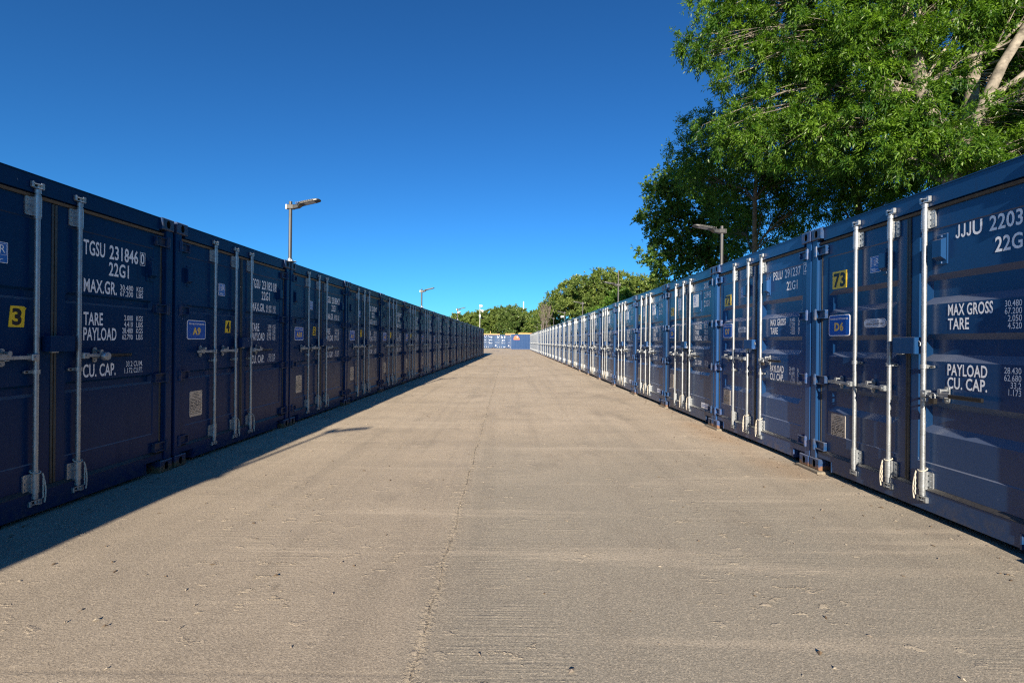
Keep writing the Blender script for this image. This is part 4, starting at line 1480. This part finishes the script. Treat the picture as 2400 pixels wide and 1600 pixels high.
def grow(root, trunk, trunk_r, lobes, mat, bark, leaf=(0.10, 0.028), density=1.0, droop=0.45, clump_r=0.45, per=110, spread=1.0, twigs=True, broad=False, seed=0, limb_r=0.09):
    """trunk: world points; lobes: (centre, radius[, squash]).  root must sit at the trunk base."""
    g = np.random.default_rng(seed)
    wood = MB()
    base = Vector(root.location)
    loc = lambda q: Vector(q) - base
    tp = [Vector(q) for q in trunk]
    nT = len(tp)
    rad = [trunk_r * (1 - 0.62 * i / max(1, nT - 1)) for i in range(nT)]
    wood.tube([loc(q) for q in tp], rad, 10)
    Ps, Ds, Ts = [], [], []
    for lb in lobes:
        c, r = Vector(lb[0]), lb[1]
        sq = lb[2] if len(lb) > 2 else 0.8
        # limb from the trunk to the lobe
        j = min(range(nT), key=lambda q: (tp[q] - c).length + (3.0 if tp[q].z > c.z - 0.2 and q > 0 else 0) - 0.15 * q)
        s = tp[j]
        d = c - s
        pts = []
        for k in range(6):
            t = k / 5
            q = s + d * t + Vector((0, 0, 1)) * (d.length * 0.10 * math.sin(PI * t))
            if 0 < k < 5:
                q += Vector(g.normal(0, 0.045 * d.length, 3)) * 0.6
            pts.append(q)
        r0 = min(limb_r * (0.5 + 0.22 * r), rad[j] * 0.75)
        wood.tube([loc(q) for q in pts], [r0 * (1 - 0.72 * k / 5) for k in range(6)], 7, caps=False)
        nc = max(3, int(density * 9.0 * (r / clump_r) ** 2 * 0.42))
        for _ in range(nc):
            dv = norm(g.normal(0, 1, 3))
            rr = r * (g.random() ** 0.42)
            o = np.array(c) + dv * rr * np.array((1, 1, sq))
            if twigs and g.random() < 0.5:
                a = pts[int(g.integers(2, 6))]
                mid = (a + Vector(o)) / 2 + Vector((0, 0, 0.10 * r)) + Vector(g.normal(0, 0.08 * r, 3))
                wood.tube([loc(a), loc(mid), loc(o)], [r0 * 0.22 + 0.004, r0 * 0.14 + 0.003, 0.003], 4, caps=False)
            m = int(per * g.uniform(0.55, 1.3))
            nt_ = max(3, m // 14)
            outw = norm(dv * 0.8 + norm(g.normal(0, 1, (nt_, 3))) * 1.0 + np.array((0, 0, 0.10)))
            ln = clump_r * g.uniform(0.55, 1.25, nt_)
            ti = g.integers(0, nt_, m)
            f = g.random(m) ** 0.7
            tw = outw[ti]
            P = o + tw * (ln[ti] * f)[:, None]
            P[:, 2] -= droop * clump_r * (f ** 2) * 0.6
            P += g.normal(0, 0.03 * spread, (m, 3))
            D = norm(tw * 0.75 + norm(g.normal(0, 1, (m, 3))) * 0.85 + np.array((0, 0, -droop)))
            Ps.append(P); Ds.append(D)
            Ts.append(np.clip(g.normal(0.45 + 0.15 * dv[2], 0.22) + g.normal(0, 0.24, m), 0, 1))
    P = np.concatenate(Ps); D = np.concatenate(Ds); T = np.concatenate(Ts)
    n = len(P)
    up = norm(np.array((0.0, -0.25, 1.0)) + g.normal(0, 0.55, (n, 3)))
    S = norm(np.cross(D, up))
    L = leaf[0] * g.uniform(0.65, 1.25, n)
    Wd = leaf[1] * g.uniform(0.7, 1.25, n)
    leaf_object('crown', P - np.array(base), D, S, L, Wd, T, mat, root)
    link('trunk', wood.mesh('trunk', [bark]), root)
    return n

total = 0
GT = 'trees behind the right row'
# big bright tree leaning over the near right containers
tb = W(2235, 470, 12.3); base = Vector((tb.x + 0.35, 12.3, 0))
r = thing('willow_tree', 'big bright green narrow-leaved tree with pale limbs above the container signed D6', 'tree', base, 0, GT)
trunk = [base, base + Vector((-0.05, 0, 1.8)), W(2240, 440, 12.3), W(2200, 330, 12.4), W(2160, 215, 12.6), W(2140, 90, 13.0), W(2100, -60, 13.3)]
lob = [(1650, 112, 16.2, 0.80), (1605, 100, 16.4, 0.42), (1630, 150, 16.3, 0.40), (1665, 40, 16.2, 0.6), (1680, 190, 15.8, 0.45), (1655, 290, 15.8, 0.40), (1690, 330, 15.6, 0.5), (1725, 85, 16, 1.25), (1800, 40, 15.8, 1.5), (1700, -20, 16, 1.2), (1780, -90, 16, 1.7), (1880, 10, 15, 1.6), (1760, 150, 15.5, 1.0),
       (1850, 130, 15, 1.4), (1930, 90, 14.3, 1.5), (1800, 225, 15.5, 1.15), (1890, 230, 14.6, 1.35), (1960, 190, 13.8, 1.3), (1740, 305, 15.5, 0.95), (1820, 330, 15, 1.15), (1905, 325, 14.2, 1.15),
       (1985, 290, 13.5, 1.15), (2040, 120, 13.4, 1.45), (2060, 10, 13.4, 1.6), (2070, 220, 12.9, 1.15), (2065, 340, 12.9, 0.95), (2120, 310, 12.4, 0.85), (2150, 120, 12.9, 1.3), (2160, 10, 12.9, 1.5),
       (2150, 240, 12.1, 0.7), (2215, 350, 13.4, 0.9), (2300, 300, 13.6, 0.9), (2380, 300, 13.4, 1.0), (2410, 240, 13.6, 1.1), (2350, 60, 14.2, 1.3), (2130, 370, 12.2, 0.6), (2235, 365, 11.9, 0.75), (2300, 375, 11.8, 0.7), (2370, 335, 11.7, 0.75), (2205, 285, 12.0, 0.65), (2270, 330, 11.8, 0.5), (2290, 270, 11.6, 0.4), (2240, 160, 12.2, 0.6), (2300, 40, 12.2, 0.7), (2270, -40, 12.8, 1.5), (2400, 20, 12.4, 1.4),
       (2480, 160, 12.8, 1.1), (2390, 355, 12.6, 0.6), (1960, -120, 14.5, 1.9), (2150, -170, 13.5, 2.0), (2350, -190, 13, 2.0), (2460, 330, 11.4, 0.9), (2520, 200, 11.5, 1.4), (2560, 30, 12, 1.8)]
total += grow(r, trunk, 0.30, [(W(x, y, d), q, 0.72) for x, y, d, q in lob], M['leafbright'], M['bark'], (0.140, 0.036), 1.18, 0.6, 0.38, 150, seed=3, limb_r=0.07)
# its pale co-leading limbs
limbs = [([(2215, 420, 12.5), (2262, 330, 12.3), (2310, 235, 12.1), (2350, 150, 12.0), (2420, 40, 12.1), (2480, -60, 12.4)], [0.14, 0.13, 0.135, 0.115, 0.11, 0.09]),
         ([(2250, 360, 12.7), (2275, 240, 12.8), (2285, 130, 12.9), (2310, 20, 13.0), (2330, -80, 13.2)], [0.17, 0.16, 0.15, 0.13, 0.11]),
         ([(2290, 120, 12.9), (2250, 40, 12.9), (2220, -60, 13.0)], [0.12, 0.11, 0.09]),
         ([(2320, 230, 12.2), (2380, 190, 12.0), (2450, 130, 12.0)], [0.09, 0.075, 0.06])]
for pts, rr in limbs:
    mb = MB()
    mb.tube([W(*q) - base for q in pts], rr, 10)
    link('limb', mb.mesh('limb', [M['bark']]), r)

# shaded trees behind it
specs = [
    ('ash_tree', 'dark shaded tree with a slim straight trunk behind the container signed D7', (1768, 590, 19.5), 0.115,
     [(1768, 590), (1769, 470), (1775, 380), (1790, 300)],
     [(1625, 300, 21, 0.6), (1665, 285, 20, 0.8), (1720, 290, 19, 1.0), (1600, 350, 22, 0.6), (1640, 330, 21.5, 0.9), (1700, 370, 21, 1.3), (1760, 330, 20.5, 1.4), (1650, 420, 21.5, 1.1), (1720, 450, 21, 1.5), (1800, 400, 20, 1.5), (1870, 420, 19.5, 1.3), (1790, 480, 20.5, 1.1), (1850, 500, 20, 1.2), (1900, 370, 19, 1.3), (1930, 460, 19, 1.1), (1730, 540, 22, 1.1), (1820, 560, 21, .9)], 'leafdark', 21),
    ('ash_tree', 'dark shaded tree between the slim trunk and the bright pale-limbed tree', (2020, 560, 18), 0.17,
     [(2020, 560), (2010, 470), (1985, 390), (1960, 320)],
     [(1980, 400, 17, 1.2), (2040, 420, 17, 1.1), (2090, 400, 16, 1.0), (1960, 480, 18.5, 1.0), (2010, 490, 18.5, 0.9), (2130, 430, 16, 0.9), (1940, 330, 18, 1.4), (2040, 350, 17, 1.3), (2100, 470, 17, .7)], 'leafdark', 22),
    ('ash_tree', 'dark shaded tree filling the right edge behind the bright tree', (2330, 440, 15), 0.19,
     [(2330, 440), (2320, 350), (2300, 280)],
     [(2200, 400, 15, 0.9), (2270, 400, 14.5, 1.0), (2350, 380, 14, 1.0), (2420, 350, 13.5, 1.0), (2240, 330, 15.5, 1.2), (2330, 290, 15, 1.4), (2420, 250, 14.5, 1.5), (2180, 300, 16, 1.2), (2180, 200, 16, 1.4), (2300, 170, 15.5, 1.5), (2420, 120, 15, 1.6), (2100, 250, 16.5, 1.3)], 'leafdark', 23),
    ('maple_tree', 'dark broad-leaved tree reaching left behind the first lamp of the right row', (1705, 640, 27), 0.22,
     [(1705, 640), (1690, 560), (1670, 500), (1650, 440)],
     [(1600, 415, 27, 1.2), (1560, 430, 27, 1.0), (1650, 420, 27, 1.2), (1525, 500, 26.5, 0.85), (1570, 490, 27, 1.2), (1630, 490, 27, 1.3), (1690, 480, 27, 1.4), (1550, 545, 27, 0.9), (1605, 560, 27, 1.2), (1660, 560, 27, 1.2), (1510, 595, 26, 0.55), (1545, 600, 26.5, 0.7), (1585, 615, 27, 0.9), (1570, 650, 27, .8), (1640, 620, 27, 1.0), (1700, 590, 27, 1.1), (1740, 540, 27, 1.2), (1535, 445, 27, .6)], 'leafmaple', 24),
]
for nm, lb, (bx, by, bd), tr, tpts, lobs, mt, sd in specs:
    b0 = W(bx, by, bd)
    base = Vector((b0.x, bd, 0))
    r = thing(nm, lb, 'tree', base, 0, GT)
    trunk = [base] + [W(x, y, bd) for x, y in tpts]
    mp = nm == 'maple_tree'
    total += grow(r, trunk, tr, [(W(x, y, d), q, 0.78) for x, y, d, q in lobs], M[mt], M['barkdark'], (0.15, 0.115) if mp else (0.14, 0.048), 2.2, 0.3, 0.55, 85 if mp else 110, seed=sd, limb_r=0.06)

# olive trees farther along behind the right row
def far_tree(name, label, px, dep, prof, mat, seed, group, leaf=(0.30, 0.20), clump=0.7, per=60, tr=0.15, dens=1.9):
    b0 = W(px, 790, dep)
    base = Vector((b0.x, dep, 0))
    r = thing(name, label, 'tree', base, 0, group)
    top = W(px, min(p[1] for p in prof), dep).z
    trunk = [base, base + Vector((0.1, 0, top * 0.35)), base + Vector((-0.1, 0.1, top * 0.6)), base + Vector((0.0, 0, top * 0.8))]
    lobs = [(W(x, y, dep + random.uniform(-1.2, 1.2)), q, 0.85) for x, y, q in prof]
    return grow(r, trunk, tr, lobs, M[mat], M['barkdark'], leaf, dens, 0.2, clump, per, seed=seed, limb_r=0.06)

GO = 'olive trees farther along behind the right row'
ol = [
    ('tall olive tree behind the taller lamp of the right row', 1415, 50, [(1415, 655, 1.5), (1440, 668, 1.6), (1400, 690, 1.7), (1375, 665, 1.3), (1450, 700, 1.6), (1420, 720, 1.6), (1385, 715, 1.4), (1455, 660, 1.2)]),
    ('olive tree behind the third lamp of the right row', 1350, 54, [(1350, 675, 1.4), (1330, 690, 1.4), (1365, 700, 1.5), (1335, 720, 1.4), (1360, 730, 1.4), (1315, 705, 1.2)]),
    ('rounded yellowish olive tree just left of the dark broad-leaved tree', 1500, 46, [(1490, 668, 1.1), (1515, 672, 1.2), (1530, 690, 1.1), (1480, 695, 1.3), (1505, 700, 1.3), (1545, 680, 1.0), (1470, 680, .9)]),
    ('small olive tree right of the bare branches above the right row', 1300, 62, [(1300, 705, 1.3), (1285, 725, 1.3), (1310, 735, 1.4), (1290, 750, 1.3), (1270, 745, 1.1)]),
    ('dark low tree behind the right row under the second lamp', 1455, 42, [(1440, 720, 1.0), (1470, 715, 1.1), (1425, 735, 1.0), (1400, 745, 1.0), (1455, 700, 0.9)]),
]
for k, (lb, px, dep, prof) in enumerate(ol):
    total += far_tree('hawthorn_tree', lb, px, dep, prof, 'leafolive' if k != 4 else 'leafdark', 50 + k, GO, (0.20, 0.11), 0.50, 100)

# bare twigs
b0 = W(1292, 790, 60)
base = Vector((b0.x, 60, 0))
r = thing('bare_tree', 'leafless grey tree with upright twigs beside the olive trees', 'tree', base, 0)
mb = MB()
def branch(mb, a, d, ln, rad, lev):
    e = a + d * ln
    m = (a + e) / 2 + Vector((random.uniform(-1, 1), random.uniform(-1, 1), 0)) * ln * 0.05
    mb.tube([a, m, e], [rad, rad * 0.8, rad * 0.55], 5, caps=False)
    if lev == 0:
        return
    for k in range(4 if lev > 1 else 5):
        t = random.uniform(0.35, 1.0)
        dd = (d + Vector((random.uniform(-.38, .38), random.uniform(-.38, .38), random.uniform(0.0, .4)))).normalized()
        branch(mb, a + (e - a) * t, dd, ln * random.uniform(0.45, 0.7), rad * 0.5, lev - 1)
for bx, bl in ((0.0, 4.6), (-0.9, 3.9)):
    branch(mb, Vector((bx, 0, 0)), Vector((bx * 0.05 - 0.03, 0, 1)).normalized(), bl, 0.075, 4)
link('trunk', mb.mesh('trunk', [M['deadwood']]), r)

GB = 'trees beyond the far end of the yard'
fl = [(1072, 738), (1098, 733), (1120, 731), (1146, 727), (1170, 719), (1193, 721), (1212, 720), (1236, 738), (1258, 727), (1278, 722)]
words = ['low tree beyond the left row under the lamp with the camera', 'low green tree beyond the left row, left of the white camera mast', 'green tree directly behind the white camera mast',
         'green tree beyond the far end, just right of the white camera mast', 'tall rounded tree above the pale timber stack far off', 'green tree in the middle of the far treeline',
         'green tree above the sideways container, left of the plain white pole', 'thin tree in the gap right of the plain white pole', 'green tree beyond the far end of the right row',
         'dense tree behind the far end of the right row, below the bare twigs']
for k, (px, top) in enumerate(fl):
    dep = 108 + (k * 7) % 11
    prof = [(px, top + 9, 1.35), (px - 12, top + 18, 1.4), (px + 12, top + 17, 1.4), (px - 6, top + 32, 1.6), (px + 9, top + 34, 1.6), (px - 14, top + 45, 1.5), (px + 14, top + 48, 1.5), (px, top + 58, 1.6)]
    if k == 7:
        prof = prof[:1] + prof[4:]
    total += far_tree('field_tree', words[k], px, dep, prof, 'leaffar' if k % 2 else 'leafolive', 80 + k, GB, (0.33, 0.20), 0.62, 75, 0.16, 1.7)

# undergrowth behind the right row and under the far trees
def bushes(name, label, pts, mat, leaf, per, seed):
    g = np.random.default_rng(seed)
    Ps, Ds, Ts = [], [], []
    for (x, y, z, rr) in pts:
        m = int(per * rr * rr)
        dv = norm(g.normal(0, 1, (m, 3)))
        P = np.array((x, y, z)) + dv * (rr * g.random(m) ** 0.4)[:, None]
        P[:, 2] = np.abs(P[:, 2])
        Ps.append(P); Ds.append(norm(dv * .5 + g.normal(0, 1, (m, 3)))); Ts.append(np.clip(g.normal(.4, .25, m), 0, 1))
    P, D, T = np.concatenate(Ps), np.concatenate(Ds), np.concatenate(Ts)
    n = len(P)
    S = norm(np.cross(D, norm(np.array((0, 0, 1.0)) + g.normal(0, .6, (n, 3)))))
    o = leaf_object(name, P, D, S, leaf[0] * g.uniform(.7, 1.2, n), leaf[1] * g.uniform(.7, 1.2, n), T, M[mat], None)
    tag(o, label, 'undergrowth', None, 'stuff')
    return n
pts = []
for k in range(70):
    y = 9 + k * 1.05
    pts.append((random.uniform(11.8, 15.5), y, random.uniform(0.6, 2.2), random.uniform(1.0, 1.7)))
total += bushes('undergrowth', 'dark undergrowth growing along the back of the right row', pts, 'leafdark', (0.20, 0.09), 260, 5)
pts = [(x, random.uniform(100, 106), random.uniform(0.5, 2.6), random.uniform(1.2, 2.0)) for x in np.arange(-26, 16, 1.2)]
total += bushes('scrub', 'green scrub at the foot of the far treeline', pts, 'leaffar', (0.42, 0.28), 120, 6)

# ------------------------------------------------------------------ small litter on the concrete
mb = MB()
for k in range(900):
    if random.random() < 0.72:
        q = -abs(random.gauss(-0.04, 0.16))
        x, y = (right_pt(random.uniform(2.0, 24), q) if random.random() < 0.6 else left_pt(random.uniform(2.0, 20), q))[:2]
    else:
        x, y = random.uniform(-2.9, 3.0), 1.6 + random.random() ** 2 * 16
    s = random.uniform(0.006, 0.022)
    a = random.uniform(0, PI)
    ca, sa = math.cos(a) * s, math.sin(a) * s
    q = random.uniform(0.25, 0.6)
    h = random.uniform(0.003, 0.009)
    mb.add([(x - ca, y - sa, .002), (x + sa * q, y - ca * q, h), (x + ca, y + sa, .003), (x - sa * q, y + ca * q, h * .7), (x, y, h * 1.6)],
           [(0, 1, 4), (1, 2, 4), (2, 3, 4), (3, 0, 4)], random.choice((0, 0, 1, 2)))
o = link('litter', mb.mesh('litter', [plain('dry_leaf', (0.11, 0.075, 0.045), 0.9), plain('pale_chip', (0.36, 0.31, 0.24), 0.8), plain('grit', (0.23, 0.19, 0.15), 0.9)]))
tag(o, 'dry leaves and pale chips scattered over the concrete', 'litter', None, 'stuff')
print('LEAVES', total, 'OBJECTS', len(bpy.data.objects))
